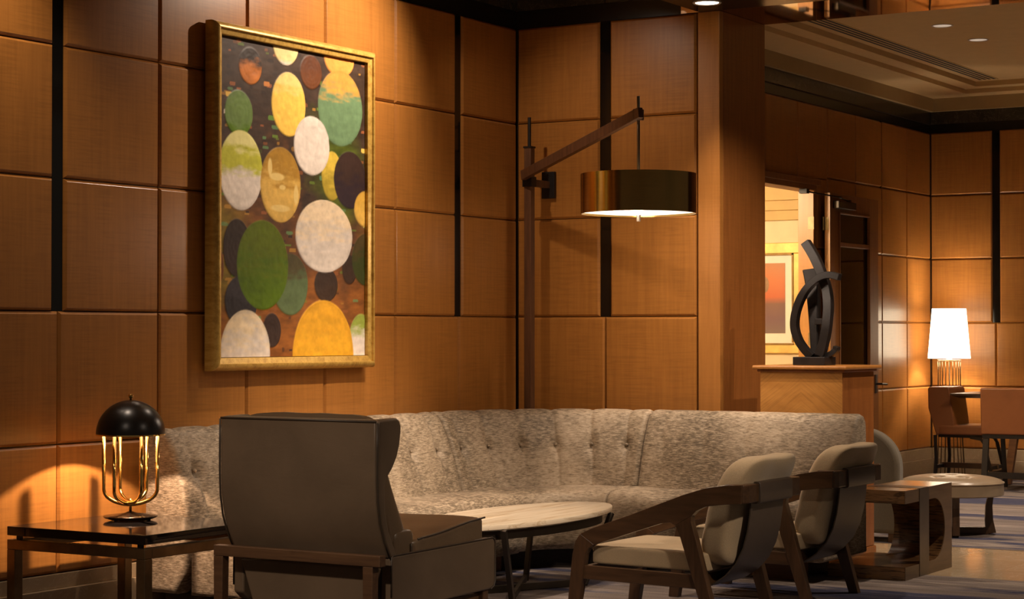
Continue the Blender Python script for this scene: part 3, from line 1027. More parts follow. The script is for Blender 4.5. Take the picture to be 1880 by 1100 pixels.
# ------------------------------------------------------------------ curved sectional sofa
CXS, CYS = 1.10, -1.20          # centre of the corner
X0S, Y0S = 0.04, -0.11          # rear faces along the two walls
SY0, SX1 = -3.66, 2.47          # free ends
RXS, RYS = CXS - X0S, Y0S - CYS
A_L = CYS - SY0
A_C = PI / 2 * (RXS + RYS) / 2
A_R = SX1 - CXS


def sofa_pt(s, q, z):
    """s runs along the rear line, q goes from the rear towards the seat front"""
    if s < A_L:
        return (X0S + q, SY0 + s, z)
    if s < A_L + A_C:
        a = (s - A_L) / A_C * PI / 2
        return (CXS - (RXS - q) * math.cos(a), CYS + (RYS - q) * math.sin(a), z)
    return (CXS + (s - A_L - A_C), Y0S - q, z)


def swept(prof, s0, s1, n, rnd, disp=None):
    m = MB()
    k = len(prof)
    # outward normals of the closed profile (counter-clockwise assumed from signed area)
    area = sum(prof[i][0] * prof[(i + 1) % k][1] - prof[(i + 1) % k][0] * prof[i][1] for i in range(k))
    sg = 1 if area > 0 else -1
    nor = []
    for i in range(k):
        a, b = prof[i - 1], prof[(i + 1) % k]
        t = Vector((b[0] - a[0], b[1] - a[1])).normalized()
        nor.append(Vector((t.y, -t.x)) * sg)
    ss = []
    for i in range(n + 1):
        ss.append(s0 + (s1 - s0) * i / n)
    extra = [s0 + rnd * f for f in (0.0, 0.06, 0.2, 0.4, 0.7, 1.0)] + [s1 - rnd * f for f in (0.0, 0.06, 0.2, 0.4, 0.7, 1.0)]
    ss = sorted(set([round(x, 5) for x in ss + extra]))
    rows = []
    for s_ in ss:
        d = min(s_ - s0, s1 - s_)
        x = max(0.0, min(1.0, d / rnd))
        ins = rnd * (1 - math.sqrt(max(0, 1 - (1 - x) ** 2)))
        for i in range(k):
            q, z = prof[i]
            dd = ins + (disp(s_, i, q, z) if disp else 0)
            if z < 0.125:
                dd = min(dd, ins)
            m.v.append(sofa_pt(s_, q - nor[i].x * dd, z - nor[i].y * dd))
        rows.append(len(m.v) - k)
    for a, b in zip(rows[:-1], rows[1:]):
        for i in range(k):
            j = (i + 1) % k
            m.f.append((a + i, a + j, b + j, b + i))
    m.f.append(tuple(range(rows[0], rows[0] + k))[::-1])
    m.f.append(tuple(range(rows[-1], rows[-1] + k)))
    return m


def resample(poly, step):
    out = []
    k = len(poly)
    for i in range(k):
        a, b = poly[i], poly[(i + 1) % k]
        d = math.dist(a, b)
        c = max(1, int(round(d / step)))
        for j in range(c):
            out.append((a[0] + (b[0] - a[0]) * j / c, a[1] + (b[1] - a[1]) * j / c))
    return out


def make_sofa():
    root = thing('sectional_sofa', 'curved grey-beige velvet sectional sofa with button tufted backs, along wood panelled corner', 'sofa', (0.9, -1.4, 0))
    backp = [(0.34, 0.30), (0.315, 0.45), (0.292, 0.52), (0.266, 0.62), (0.234, 0.72), (0.200, 0.80), (0.170, 0.862), (0.150, 0.893), (0.128, 0.912), (0.100, 0.922), (0.070, 0.924), (0.040, 0.916), (0.016, 0.896), (0.004, 0.865), (0.0, 0.80), (0.0, 0.115), (0.20, 0.115)]
    backp = resample(backp, 0.022)
    seatp = [(0.30, 0.115), (0.30, 0.455), (0.36, 0.468), (0.48, 0.470), (0.60, 0.463), (0.655, 0.452), (0.690, 0.430), (0.706, 0.395), (0.708, 0.350), (0.702, 0.20), (0.694, 0.150), (0.675, 0.118)]
    seatp = resample(seatp, 0.025)
    buttons = []
    for (sa, sb, nb, st) in ((0, A_L, 9, 1.0), (A_L, A_L + A_C, 6, 0.8), (A_L + A_C, A_L + A_C + A_R, 5, 0.22)):
        for i in range(nb):
            buttons.append((sa + (sb - sa) * (i + 0.5) / nb, st))
    ZB = 0.715

    def disp(s_, i, q, z):
        if q > 0.36 or z < 0.40 or (q < 0.03 and z < 0.9):
            return 0.0
        d = 0.0
        for (b, st) in buttons:
            ds = s_ - b
            if abs(ds) > 0.25:
                continue
            dz = z - ZB
            d += st * 0.030 * math.exp(-(ds * ds + dz * dz) / (2 * 0.026 ** 2))
            fade = math.exp(-(dz / 0.30) ** 2)
            wv = ds + 0.018 * math.sin(dz * 9) * (1 if dz < 0 else 0.6)
            d += st * 0.011 * fade * math.exp(-(wv / 0.010) ** 2)
            d += st * 0.010 * fade * math.exp(-(wv / 0.045) ** 2)
        return d - 0.005

    def sdisp(s_, i, q, z):
        d = 0.0
        if z > 0.44:
            d = 0.004 * math.sin(s_ * 9.0 + q * 7) * math.sin(q * 11 + s_ * 3) - 0.004
            for (b, st) in buttons[9:15]:
                d += 0.006 * math.exp(-((s_ - b) / 0.018) ** 2) * (1 if q < 0.6 else 0.3)
        return d
    secs = ((0, A_L, 220), (A_L, A_L + A_C, 150), (A_L + A_C, A_L + A_C + A_R, 130))
    backs = []
    for (a, b, n) in secs:
        backs.append(swept(backp, a + 0.001, b - 0.001, n, 0.035, disp).build('backrest', M['velvet'], root, auto=70))
    for (a, b, n) in secs:
        sp = [(q + 0.035 * max(0.0, (q - 0.3) / 0.4), z) for q, z in seatp] if a == 0 else seatp
        swept(sp, a + 0.001, b - 0.001, n // 3, 0.025, sdisp).build('seat', M['velvet'], root, auto=60)
    # tuft buttons
    for (b, st) in buttons:
        if st < 0.5:
            continue
        p = Vector(sofa_pt(b, 0.236 - 0.019, ZB))
        p2 = Vector(sofa_pt(b, 0.236, ZB + 0.004))
        nrm = (p2 - p).normalized()
        m = MB()
        pts = [p - nrm * 0.004, p + nrm * 0.004, p + nrm * 0.007]
        m.tube(pts, [0.010, 0.0095, 0.003], 10)
        m.build('button', M['velvet'], backs[0 if b < A_L else 1], smooth=True)
    # recessed plinth with lighter blocks
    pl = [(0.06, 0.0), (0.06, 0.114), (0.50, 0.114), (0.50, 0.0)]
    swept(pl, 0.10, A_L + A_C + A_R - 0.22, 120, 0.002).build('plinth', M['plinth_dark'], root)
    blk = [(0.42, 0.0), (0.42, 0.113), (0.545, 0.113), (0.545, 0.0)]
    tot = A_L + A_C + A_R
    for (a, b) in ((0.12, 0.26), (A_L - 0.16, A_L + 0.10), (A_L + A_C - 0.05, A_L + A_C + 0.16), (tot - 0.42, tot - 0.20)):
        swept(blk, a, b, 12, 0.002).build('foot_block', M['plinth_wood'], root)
    return root


make_sofa()


# ------------------------------------------------------------------ pedestal and sculpture
def make_pedestal():
    r = thing('pedestal', 'square wood veneered display pedestal with moulded top behind the sofa', 'pedestal', (1.99, 0.285, 0))
    MB().box(1.722, 2.258, 0.034, 0.54, 0.09, 1.165).build('body', M['pedestal_side'], r, bevel=0.002)
    MB().box(1.724, 2.256, 0.028, 0.034, 0.09, 1.165).build('front_panel', M['pedestal_front'], r)
    MB().box(1.712, 2.268, 0.022, 0.55, 0.0, 0.088).build('plinth', M['pedestal_side'], r, bevel=0.004)
    MB().box(1.706, 2.274, 0.016, 0.556, 1.1655, 1.180).build('neck_moulding', M['pedestal_side'], r, bevel=0.005)
    MB().box(1.682, 2.298, -0.008, 0.580, 1.180, 1.204).build('top', M['post'], r, bevel=0.008)
    return r


make_pedestal()


def make_sculpture():
    cx_, cy_, z0 = 1.985, 0.25, 1.205
    r = thing('sculpture', 'dark bronze abstract sculpture of interlocking curved bars on the wood pedestal', 'sculpture', (cx_, cy_, z0))
    MB().box(cx_ - 0.105, cx_ + 0.105, cy_ - 0.09, cy_ + 0.09, z0, z0 + 0.050).build('base', M['sculpture'], r, bevel=0.003)
    zb = z0 + 0.050

    def P(u, v, dy):
        return (cx_ + (u - 440) / 1227.0 - 0.519 / 0.93 * dy * 0, cy_ + dy, zb + (975 - v) / 1313.0)

    def smooth_path(pts, n=6):
        out = []
        for i in range(len(pts) - 1):
            p0, p1, p2, p3 = pts[max(i - 1, 0)], pts[i], pts[i + 1], pts[min(i + 2, len(pts) - 1)]
            for j in range(n):
                t = j / n
                out.append(tuple(0.5 * (2 * b + (c - a) * t + (2 * a - 5 * b + 4 * c - d) * t * t + (3 * b - a - 3 * c + d) * t ** 3) for a, b, c, d in zip(p0, p1, p2, p3)))
        out.append(pts[-1])
        return out
    bow = [P(u, v, d) for u, v, d in ((372, 45, 0.0), (440, 160, 0.0), (497, 290, 0.0), (540, 420, 0.0), (560, 560, -0.01), (553, 720, -0.02), (530, 850, -0.02), (497, 965, -0.02))]
    MB().bar(smooth_path(bow), 0.052, 0.055, (0, 1, 0)).build('long_bow', M['sculpture'], r, bevel=0.003)
    ca = [P(u, v, d) for u, v, d in ((682, 338, -0.07), (595, 318, -0.07), (500, 352, -0.07), (405, 445, -0.07), (335, 580, -0.06), (308, 715, -0.05), (330, 830, -0.04), (380, 915, -0.03), (430, 972, -0.02))]
    MB().bar(smooth_path(ca), 0.055, [0.042] * 20 + [0.045] * 29, (0, 1, 0)).build('crescent_bar', M['sculpture'], r, bevel=0.003)
    sl = [P(392, 262, 0.05), P(405, 400, 0.05), P(422, 640, 0.04), P(436, 975, 0.03)]
    m = MB().bar(smooth_path(sl, 4), 0.055, [0.105 - 0.005 * i for i in range(13)], (0, 1, 0))
    m.build('upright_slab', M['sculpture'], r, bevel=0.008)
    hk = [P(u, v, d) for u, v, d in ((612, 890, 0.02), (600, 925, 0.02), (560, 955, 0.01), (500, 968, 0.0))]
    MB().bar(smooth_path(hk), 0.05, 0.032, (0, 1, 0)).build('hook', M['sculpture'], r, bevel=0.003)
    MB().box(P(452, 0, 0)[0], P(540, 0, 0)[0], cy_ - 0.02, cy_ + 0.05, P(0, 715, 0)[2], P(0, 665, 0)[2]).build('link_block', M['sculpture'], r, bevel=0.004)
    return r


make_sculpture()


# ------------------------------------------------------------------ wall-braced lamp with drum shade
def make_drum_lamp():
    r = thing('floor_lamp', 'tall wooden crane floor lamp with wide brass drum shade, behind the curved sofa', 'floor lamp', (0.25, -0.26, 0))
    MB().box(0.225, 0.275, -0.285, -0.235, 0.0, 2.59).build('post', M['lamp_wood'], r, bevel=0.002)
    MB().box(0.221, 0.279, -0.289, -0.231, 2.583, 2.594).tube([(0.25, -0.26, 2.59), (0.25, -0.26, 2.78)], 0.011, 12).build('finial_rod', M['iron'], r, auto=40)
    MB().box(0.205, 0.300, -0.030, -0.003, 2.275, 2.448).build('wall_plate', M['iron'], r, bevel=0.003)
    MB().box(0.238, 0.268, -0.235, -0.030, 2.340, 2.385).build('bracket', M['lamp_wood'], r, bevel=0.002)
    MB().box(0.216, 0.284, -0.294, -0.226, 2.335, 2.400).build('collar', M['iron'], r, bevel=0.004)
    a, b = Vector((0.235, -0.315, 2.405)), Vector((1.43, -0.985, 2.675))
    MB().bar([a, b], 0.034, 0.062, (0.5, 0.87, 0)).build('arm', M['lamp_wood'], r, bevel=0.003)
    c = (1.397, -0.95, 0)
    MB().tube([(c[0], c[1], 2.775), (c[0], c[1], 2.05)], 0.009, 12).build('drop_rod', M['strap'], r, smooth=True)
    MB().box(c[0] - 0.022, c[0] + 0.022, c[1] - 0.03, c[1] + 0.03, 2.635, 2.700).build('joint', M['lamp_wood'], r, bevel=0.004)
    drum = MB().lathe(c, [(0.332, 2.092), (0.336, 2.092), (0.336, 2.322), (0.332, 2.322), (0.332, 2.10)], 96).build('drum_shade', M['brass'], r, auto=40)
    MB().lathe(c, [(0, 2.085), (0.12, 2.088), (0.24, 2.096), (0.331, 2.104), (0.331, 2.108), (0, 2.090)], 64).build('diffuser', M['diffuser'], drum, smooth=True)
    MB().lathe(c, [(0, 2.048), (0.012, 2.048), (0.013, 2.082), (0.018, 2.084), (0.018, 2.0885), (0, 2.0885)], 20).build('end_cap', M['strap'], drum, smooth=True)
    return r


make_drum_lamp()
point('drum_bulb', (1.397, -0.95 - 0.12, 2.03), 22, 0.10)


# ------------------------------------------------------------------ oval coffee table
def make_coffee_table():
    cx_, cy_ = 1.162, -1.90
    a, b = 0.338, 0.860
    r = thing('coffee_table', 'oval coffee table with pale striped marble top on slim dark metal base', 'coffee table', (cx_, cy_, 0))
    MB().lathe((cx_, cy_, 0), [(0, 0.392), (0.985, 0.392), (1.0, 0.396), (1.0, 0.418), (0.994, 0.422), (0, 0.422)], 120, a, b).build('tabletop', M['marble'], r, auto=40)
    ring = MB()
    n = 96
    for (k0, k1, z0, z1) in ((0.86, 0.885, 0.335, 0.385),):
        pass
    ring.lathe((cx_, cy_, 0), [(0.87, 0.338), (0.895, 0.338), (0.895, 0.384), (0.87, 0.384), (0.87, 0.338)], n, a, b * 0.99)
    ring.build('apron', M['bronze'], r, auto=40)
    for (dx, dy) in ((1, -1), (-1, 1), (1, 1), (-1, -1)):
        MB().bar([(cx_ + dx * 0.19, cy_ + dy * 0.386, 0.006), (cx_ + dx * 0.256, cy_ + dy * 0.578, 0.392)], 0.030, 0.022, (1, 0, 0)).build('leg', M['bronze'], r, bevel=0.002)
    for k, sg in enumerate((1, -1)):
        MB().bar([(cx_ - 0.19, cy_ - sg * 0.386, 0.022 + 0.0005 * k), (cx_ + 0.19, cy_ + sg * 0.386, 0.022 + 0.0005 * k)], 0.036, 0.022, (0, 0, 1)).build('cross_bar', M['bronze'], r, bevel=0.002)
    return r


make_coffee_table()


# ------------------------------------------------------------------ walnut lounge chairs
def make_lounge_chair(loc, label):
    r = thing('lounge_chair', label, 'chair', loc, 'walnut lounge chairs')
    ox, oy = loc[0], loc[1]
    N, Fy = oy - 0.34, oy + 0.34          # outer planes of the two sides
    TH = 0.044

    def X(x):
        return x - 2.4 + ox
    # side profile (x, z), chair faces -X
    fl = [(1.955, 0.0), (2.010, 0.0), (2.045, 0.20), (2.062, 0.335), (2.080, 0.365), (2.112, 0.383), (2.035, 0.432), (2.008, 0.395), (1.992, 0.33)]
    arm = [(2.035, 0.432), (2.112, 0.383), (2.30, 0.447), (2.47, 0.503), (2.520, 0.510), (2.545, 0.497), (2.63, 0.545), (2.655, 0.570), (2.70, 0.592), (2.80, 0.606), (2.885, 0.612), (2.888, 0.700), (2.80, 0.695), (2.70, 0.678), (2.58, 0.640), (2.30, 0.533), (2.10, 0.462)]
    rl = [(2.545, 0.497), (2.565, 0.465), (2.620, 0.300), (2.720, 0.0), (2.772, 0.0), (2.700, 0.265), (2.655, 0.430), (2.628, 0.520), (2.63, 0.545)]
    for ya in (N, Fy - TH):
        MB().prism([(X(x), z) for x, z in fl], 'y', ya, ya + TH).build('leg', M['walnut_v'], r, bevel=0.002)
        MB().prism([(X(x), z) for x, z in arm], 'y', ya, ya + TH).build('armrest', M['walnut'], r, bevel=0.002)
        MB().prism([(X(x), z) for x, z in rl], 'y', ya, ya + TH).build('leg', M['walnut_v'], r, bevel=0.002)
    # back rail between the arms with rounded corners
    plan = [(2.80, N + 0.004), (2.868, N + 0.004), (2.893, N + 0.016), (2.905, N + 0.045), (2.905, Fy - 0.045), (2.893, Fy - 0.016), (2.868, Fy - 0.004), (2.80, Fy - 0.004), (2.80, Fy - TH), (2.858, Fy - 0.06), (2.858, N + 0.06), (2.80, N + TH)]
    MB().prism([(X(x), y) for x, y in plan], 'z', 0.612, 0.699).build('back_rail', M['walnut'], r, bevel=0.006)
    # seat rails
    for a in (N + 0.008, Fy - 0.034):
        MB().prism([(X(2.035), 0.215), (X(2.66), 0.205), (X(2.635), 0.272), (X(2.050), 0.282)], 'y', a, a + 0.026).build('side_rail', M['walnut'], r, bevel=0.003)
    MB().box(X(2.045), X(2.075), N + 0.034, Fy - 0.034, 0.215, 0.280).build('front_rail', M['walnut'], r, bevel=0.003)
    MB().box(X(2.630), X(2.660), N + 0.034, Fy - 0.034, 0.205, 0.268).build('rear_rail', M['walnut'], r, bevel=0.003)
    # seat cushion
    def sq(P, q):
        return (P[0], P[1], P[2] + (0.010 * (1 - q[0] ** 2) * (1 - q[1] ** 2) if q[2] > 0 else 0) - 0.012 * (P[0] - X(2.4)))
    MB().cushion((X(2.375), oy, 0.328), (0.62, 0.60, 0.092), 0.13, 16, sq).build('seat', M['chair_fabric'], r, smooth=True)
    # leather sling: a loop round the rail and a panel hanging from its inner face down to the seat
    lp = [(2.848, 0.612), (2.846, 0.700), (2.852, 0.706), (2.895, 0.7065), (2.909, 0.703), (2.914, 0.694), (2.914, 0.615), (2.908, 0.606), (2.895, 0.603), (2.856, 0.604)]
    MB().prism([(X(x), z) for x, z in lp], 'y', oy - 0.185, oy + 0.190).build('sling_loop', M['leather_sling'], r, bevel=0.002, auto=40)
    sl = [(2.866, 0.606), (2.862, 0.55), (2.850, 0.47), (2.828, 0.39), (2.790, 0.315), (2.735, 0.255), (2.690, 0.225), (2.658, 0.206)]
    inner = [(x - 0.006, z + 0.003) for x, z in sl]
    MB().prism([(X(x), z) for x, z in sl] + [(X(x), z) for x, z in inner[::-1]], 'y', oy - 0.185, oy + 0.190).build('sling', M['leather_sling'], r, auto=40)
    # back cushion
    def bq(P, q):
        t = (P[2] - 0.32) / 0.46
        dz = 0
        if q[2] > 0.3:
            dz = 0.020 * (q[1] ** 2) * q[2] - 0.006
        x = P[0] + 0.135 * t - 0.03 * math.sin(t * PI) + (0.03 * max(0, t - 0.8) * 5 * 0.4)
        w = 1 - 0.05 * max(0, t - 0.5)
        wr = 0.004 * math.sin(P[1] * 23 + t * 5) * max(0, min(1, (t - 0.6) * 3)) + 0.003 * math.sin(t * 17 + P[1] * 9)
        return (x + wr, oy + (P[1] - oy) * w, P[2] + dz)
    MB().cushion((X(2.700), oy + 0.012, 0.562), (0.165, 0.575, 0.525), 0.38, 22, bq).build('back_cushion', M['chair_fabric'], r, smooth=True)
    return r


c1 = make_lounge_chair((2.4, -2.44, 0), 'walnut lounge chair with leather sling and tan cushions, nearer of two, closest to camera')
dup(c1, (2.4, -1.34, 0), 'walnut lounge chair with leather sling and tan cushions, farther one beside the block side table', 'walnut lounge chairs')


# ------------------------------------------------------------------ wingback armchair
def make_armchair():
    r = thing('armchair', 'high wingback armchair in taupe leather on a wood frame, seen from behind', 'armchair', (1.6, -4.0, 0))
    xl, xr = 1.185, 2.005
    # back shell: rear profile (y, z) leaning forward at its foot
    prof = [(-4.445, 1.030), (-4.447, 0.92), (-4.447, 0.80), (-4.442, 0.70), (-4.425, 0.61), (-4.392, 0.53), (-4.352, 0.462)]
    inn = [(y + 0.060, z) for y, z in prof]
    top = [(-4.440, 1.038), (-4.400, 1.043), (-4.388, 1.038)]
    pr = prof[::-1] + top + inn
    back = MB().prism(pr, 'x', xl, xr).build('backrest', M['leather'], r, bevel=0.008, auto=30)
    # wings
    wing = [(y + 0.006, z) for y, z in prof[::-1]] + [(-4.432, 1.040), (-4.30, 1.044), (-4.281, 1.036), (-4.270, 1.010), (-4.270, 0.985), (-4.279, 0.935), (-4.300, 0.880), (-4.335, 0.832), (-4.375, 0.795), (-4.388, 0.76), (-4.384, 0.66), (-4.36, 0.58), (-4.315, 0.50), (-4.30, 0.462)]
    for a, b in ((xl - 0.008, xl + 0.045), (xr - 0.045, xr + 0.008)):
        MB().prism(wing, 'x', a, b).build('wing', M['leather'], r, bevel=0.010, seg=3, auto=30)
    # piping on the rear edges
    for xx in (xl - 0.006, xr + 0.006):
        MB().tube([(xx, y + 0.002, z) for y, z in prof], 0.0045, 8).build('piping', M['piping'], back, smooth=True)
    MB().tube([(xl, -4.446, 1.034), (xr, -4.446, 1.034)], 0.0045, 8).build('piping', M['piping'], back, smooth=True)
    # inner back cushion and seat cushion
    def bk(P, q):
        t = (P[2] - 0.45) / 0.6
        fw = max(0.0, q[1]) * (0.30 * max(0.0, 0.60 - t) ** 1.1)
        return (P[0] + 0.03 * max(0.0, 0.6 - t) * q[0], max(-4.375 + 0.105 * max(0.0, (0.82 - P[2]) / 0.36) ** 1.6, P[1] - 0.06 * t + 0.004 * math.sin(P[0] * 17) + fw), P[2] + 0.0015 * math.sin(P[0] * 31))
    MB().cushion((1.600, -4.325, 0.755), (0.735, 0.17, 0.61), 0.30, 18, bk).build('back_cushion', M['leather_cushion'], r, smooth=True)
    def sc(P, q):
        w = 0.004 * math.sin(P[1] * 15 + 1) * math.sin(P[0] * 13)
        return (P[0] + w * 0.6, P[1], P[2] + w + 0.10 * (P[1] + 3.87) + 0.004)
    seat = MB().cushion((1.595, -3.87, 0.482), (0.80, 0.60, 0.120), 0.12, 20, sc).build('seat', M['leather_cushion'], r, smooth=True)
    for zz in (0.541, 0.424):
        MB().tube([sc((1.994, -4.12 + 0.54 * k / 16, zz), (1, 0, 0)) for k in range(17)], 0.0045, 8).build('piping', M['piping'], seat, smooth=True)
    MB().tube([sc((1.990, -4.163, 0.43 + 0.10 * k / 8), (1, 0, 0)) for k in range(9)], 0.0045, 8).build('piping', M['piping'], seat, smooth=True)
    MB().cushion((1.90, -4.20, 0.50), (0.17, 0.16, 0.14), 0.35, 12).build('side_bolster', M['leather_cushion'], r, smooth=True)
    # side (arm) panels
    side = [(-4.345, 0.27), (-4.345, 0.463), (-4.335, 0.470), (-3.545, 0.478), (-3.530, 0.470), (-3.525, 0.455), (-3.525, 0.285), (-3.535, 0.262), (-3.56, 0.250), (-4.30, 0.235)]
    arms = []
    for a, b in ((xl - 0.010, xl + 0.045), (xr - 0.045, xr + 0.010)):
        arms.append(MB().prism(side, 'x', a, b).build('armrest', M['leather'], r, bevel=0.009, seg=3, auto=30))
    pe = [(-4.345, 0.30), (-4.343, 0.466), (-4.33, 0.472), (-3.548, 0.480), (-3.530, 0.472), (-3.524, 0.455), (-3.524, 0.285), (-3.535, 0.262), (-3.56, 0.250)]
    for xx, pa in ((xl - 0.009, arms[0]), (xr + 0.009, arms[1])):
        MB().tube([(xx, y, z) for y, z in pe], 0.004, 8).build('piping', M['piping'], pa, smooth=True)
    # seat box under the cushion, tapering downwards
    sb = [(xl + 0.04, 0.42), (xr - 0.04, 0.42), (xr - 0.12, 0.20), (xl + 0.12, 0.20)]
    MB().prism(sb, 'y', -4.36, -3.56).build('seat_box', M['leather'], r, bevel=0.008)
    # wood frame
    MB().box(xl - 0.035, xr + 0.025, -4.452, -4.408, 0.436, 0.482).build('rear_rail', M['frame_wood'], r, bevel=0.003)
    for (xx, yy, zt) in ((xl - 0.033, -4.450, 0.436), (xr - 0.060, -4.450, 0.436), (xl - 0.02, -3.60, 0.250), (xr - 0.055, -3.60, 0.250)):
        MB().prism([(xx, 0), (xx + 0.040, 0), (xx + 0.048, zt), (xx - 0.004, zt)], 'y', yy, yy + 0.045).build('leg', M['frame_wood'], r, bevel=0.004)
    for a in (xl - 0.03, xr - 0.05):
        MB().box(a, a + 0.018, -4.41, -3.56, 0.20, 0.234).build('side_rail', M['frame_wood'], r)
    return r


make_armchair()


# ------------------------------------------------------------------ lacquer side table and table lamp
def make_side_table():
    x0, x1, y0, y1 = 0.122, 0.943, -4.660, -3.885
    r = thing('side_table', 'square side table with glossy black top on bronze frame, under dome lamp', 'side table', ((x0 + x1) / 2, (y0 + y1) / 2, 0))
    MB().box(x0, x1, y0, y1, 0.487, 0.528).build('tabletop', M['black_lacquer'], r, bevel=0.003)
    MB().box(x0, x1, y0, y0 + 0.048, 0.424, 0.469).box(x0, x1, y1 - 0.048, y1, 0.424, 0.469).box(x0, x0 + 0.048, y0 + 0.048, y1 - 0.048, 0.424, 0.469).box(x1 - 0.048, x1, y0 + 0.048, y1 - 0.048, 0.424, 0.469).build('frame', M['bronze_frame'], r, bevel=0.003)
    for (a, b) in ((x0, y0), (x1 - 0.05, y0), (x0, y1 - 0.05), (x1 - 0.05, y1 - 0.05)):
        MB().box(a, a + 0.05, b, b + 0.05, 0, 0.424).build('leg', M['bronze_frame'], r, bevel=0.003)
        MB().box(a + 0.04 if a == x0 else a - 0.01, a + 0.06 if a == x0 else a + 0.01, b + 0.02, b + 0.04, 0.468, 0.488).build('spacer', M['iron'], r)
    return r


make_side_table()


def make_table_lamp():
    c = (0.397, -4.147, 0.528)
    r = thing('table_lamp', 'black dome table lamp with looped gold tube legs on the black lacquer table', 'table lamp', c)
    MB().lathe(c, [(0, 0.004), (0.095, 0.004), (0.12, 0.012), (0.127, 0.019), (0.122, 0.022), (0.08, 0.027), (0.03, 0.033), (0.012, 0.040), (0, 0.040)], 64).build('base', M['base_disc'], r, smooth=True)
    for k in range(3):
        a = 2 * PI * k / 3 + 0.4
        MB().lathe((c[0] + 0.09 * math.cos(a), c[1] + 0.09 * math.sin(a), c[2]), [(0, 0), (0.008, 0), (0.008, 0.008), (0, 0.008)], 12).build('foot', M['iron'], r)
    MB().tube([(c[0], c[1], c[2] + 0.036), (c[0], c[1], c[2] + 0.10)], 0.007, 12).build('stem', M['gold'], r, smooth=True)
    R0 = 0.124
    for k in range(3):
        a = math.radians(31.3 + 4 + 60 * k)
        dz = 0.006 * k
        prof = [(-R0, 0.400), (-R0, 0.145)]
        prof += [(-R0 * math.cos(t), 0.145 - (0.072 - dz) * math.sin(t)) for t in [PI * i / 24 for i in range(1, 24)]]
        prof += [(R0, 0.145), (R0, 0.400)]
        MB().tube([(c[0] + p * math.cos(a), c[1] + p * math.sin(a), c[2] + z) for p, z in prof], 0.0090, 12).build('loop', M['gold'], r, smooth=True)
    H, RR = 0.158, 0.160
    out = [(RR * math.cos(t), 0.402 + H * math.sin(t)) for t in [PI / 2 * i / 20 for i in range(20)]] + [(0, 0.402 + H)]
    inn = [(0, 0.402 + H - 0.004)] + [((RR - 0.004) * math.cos(t), 0.402 + (H - 0.004) * math.sin(t)) for t in [PI / 2 * i / 20 for i in range(19, -1, -1)]]
    dome = MB().lathe(c, out + inn + [(RR, 0.402)], 72).build('dome_shade', M['black_dome'], r, smooth=True)
    MB().lathe(c, [(RR - 0.005, 0.396), (RR + 0.001, 0.396), (RR + 0.001, 0.4025), (RR - 0.005, 0.4025), (RR - 0.005, 0.396)], 72).build('rim_ring', M['gold'], dome, auto=40)
    MB().lathe((c[0], c[1], c[2] + 0.572), [(0, -0.014), (0.006, -0.013), (0.005, -0.004), (0.010, 0.0), (0.0125, 0.008), (0.009, 0.015), (0, 0.018)], 20).build('finial', M['gold'], dome, smooth=True)
    MB().lathe((c[0], c[1], c[2] + 0.529), [(0, -0.022), (0.016, -0.016), (0.021, 0.0), (0.016, 0.016), (0, 0.022)], 16).build('bulb', M['led'], r, smooth=True)
    point('table_bulb', (c[0], c[1], c[2] + 0.496), 60, 0.008, WARM2)
    return r


make_table_lamp()


# ------------------------------------------------------------------ block side table with round cut-out
def make_block_table():
    x0, x1, y0, y1, zt = 2.485, 2.80, -0.39, 0.405, 0.507
    yc, zc, R = 0.10, 0.2535, 0.180
    r = thing('block_table', 'chunky oak side table with round cut-out and metal strap at the sofa end', 'side table', (2.62, 0.0, 0))
    U = [(y0, zt), (y0, zc + R), (yc, zc + R)] + [(yc + R * math.sin(t), zc + R * math.cos(t)) for t in [PI * i / 28 for i in range(1, 28)]] + [(yc, zc - R), (y0, zc - R), (y0, 0.0), (y1, 0.0), (y1, zt)]
    m = MB()
    n = len(U)
    # body sides; end caps built as quads between the inner curve and the outer box so that the concave outline stays clean
    vs = [(x0, y, z) for y, z in U] + [(x1 - 0.004, y, z) for y, z in U]
    bm_faces = [(i, (i + 1) % n, (i + 1) % n + n, i + n) for i in range(n)]
    m.add(vs, bm_faces + [tuple(range(n))[::-1]])
    body = m.build('body', M['rustic'], r, auto=40)
    cap = MB()
    cap.add([(x1 - 0.004, y, z) for y, z in U] + [(x1, y, z) for y, z in U], [(i, (i + 1) % n, (i + 1) % n + n, i + n) for i in range(n)] + [tuple(range(n))[::-1], tuple(range(n, 2 * n))])
    cap.build('side_face', M['side_face'], r)
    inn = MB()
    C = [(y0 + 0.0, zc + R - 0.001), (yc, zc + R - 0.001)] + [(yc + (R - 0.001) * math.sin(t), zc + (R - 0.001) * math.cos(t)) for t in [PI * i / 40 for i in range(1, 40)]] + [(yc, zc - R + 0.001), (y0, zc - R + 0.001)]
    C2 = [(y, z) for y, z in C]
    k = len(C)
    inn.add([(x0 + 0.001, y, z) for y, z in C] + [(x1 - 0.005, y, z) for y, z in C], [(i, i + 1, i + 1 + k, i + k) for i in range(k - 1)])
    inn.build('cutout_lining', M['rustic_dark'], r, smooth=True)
    MB().box(2.33, x0 + 0.001, y0, y1 - 0.10, 0.0, zc - R - 0.001).build('base_slab', M['rustic'], r, bevel=0.002)
    MB().box(x1, x1 + 0.003, -0.160, -0.003, 0.0, zt + 0.0015).box(x0, x1 + 0.002, -0.160, -0.003, zt, zt + 0.0015).build('strap', M['strap'], r)
    return r


make_block_table()


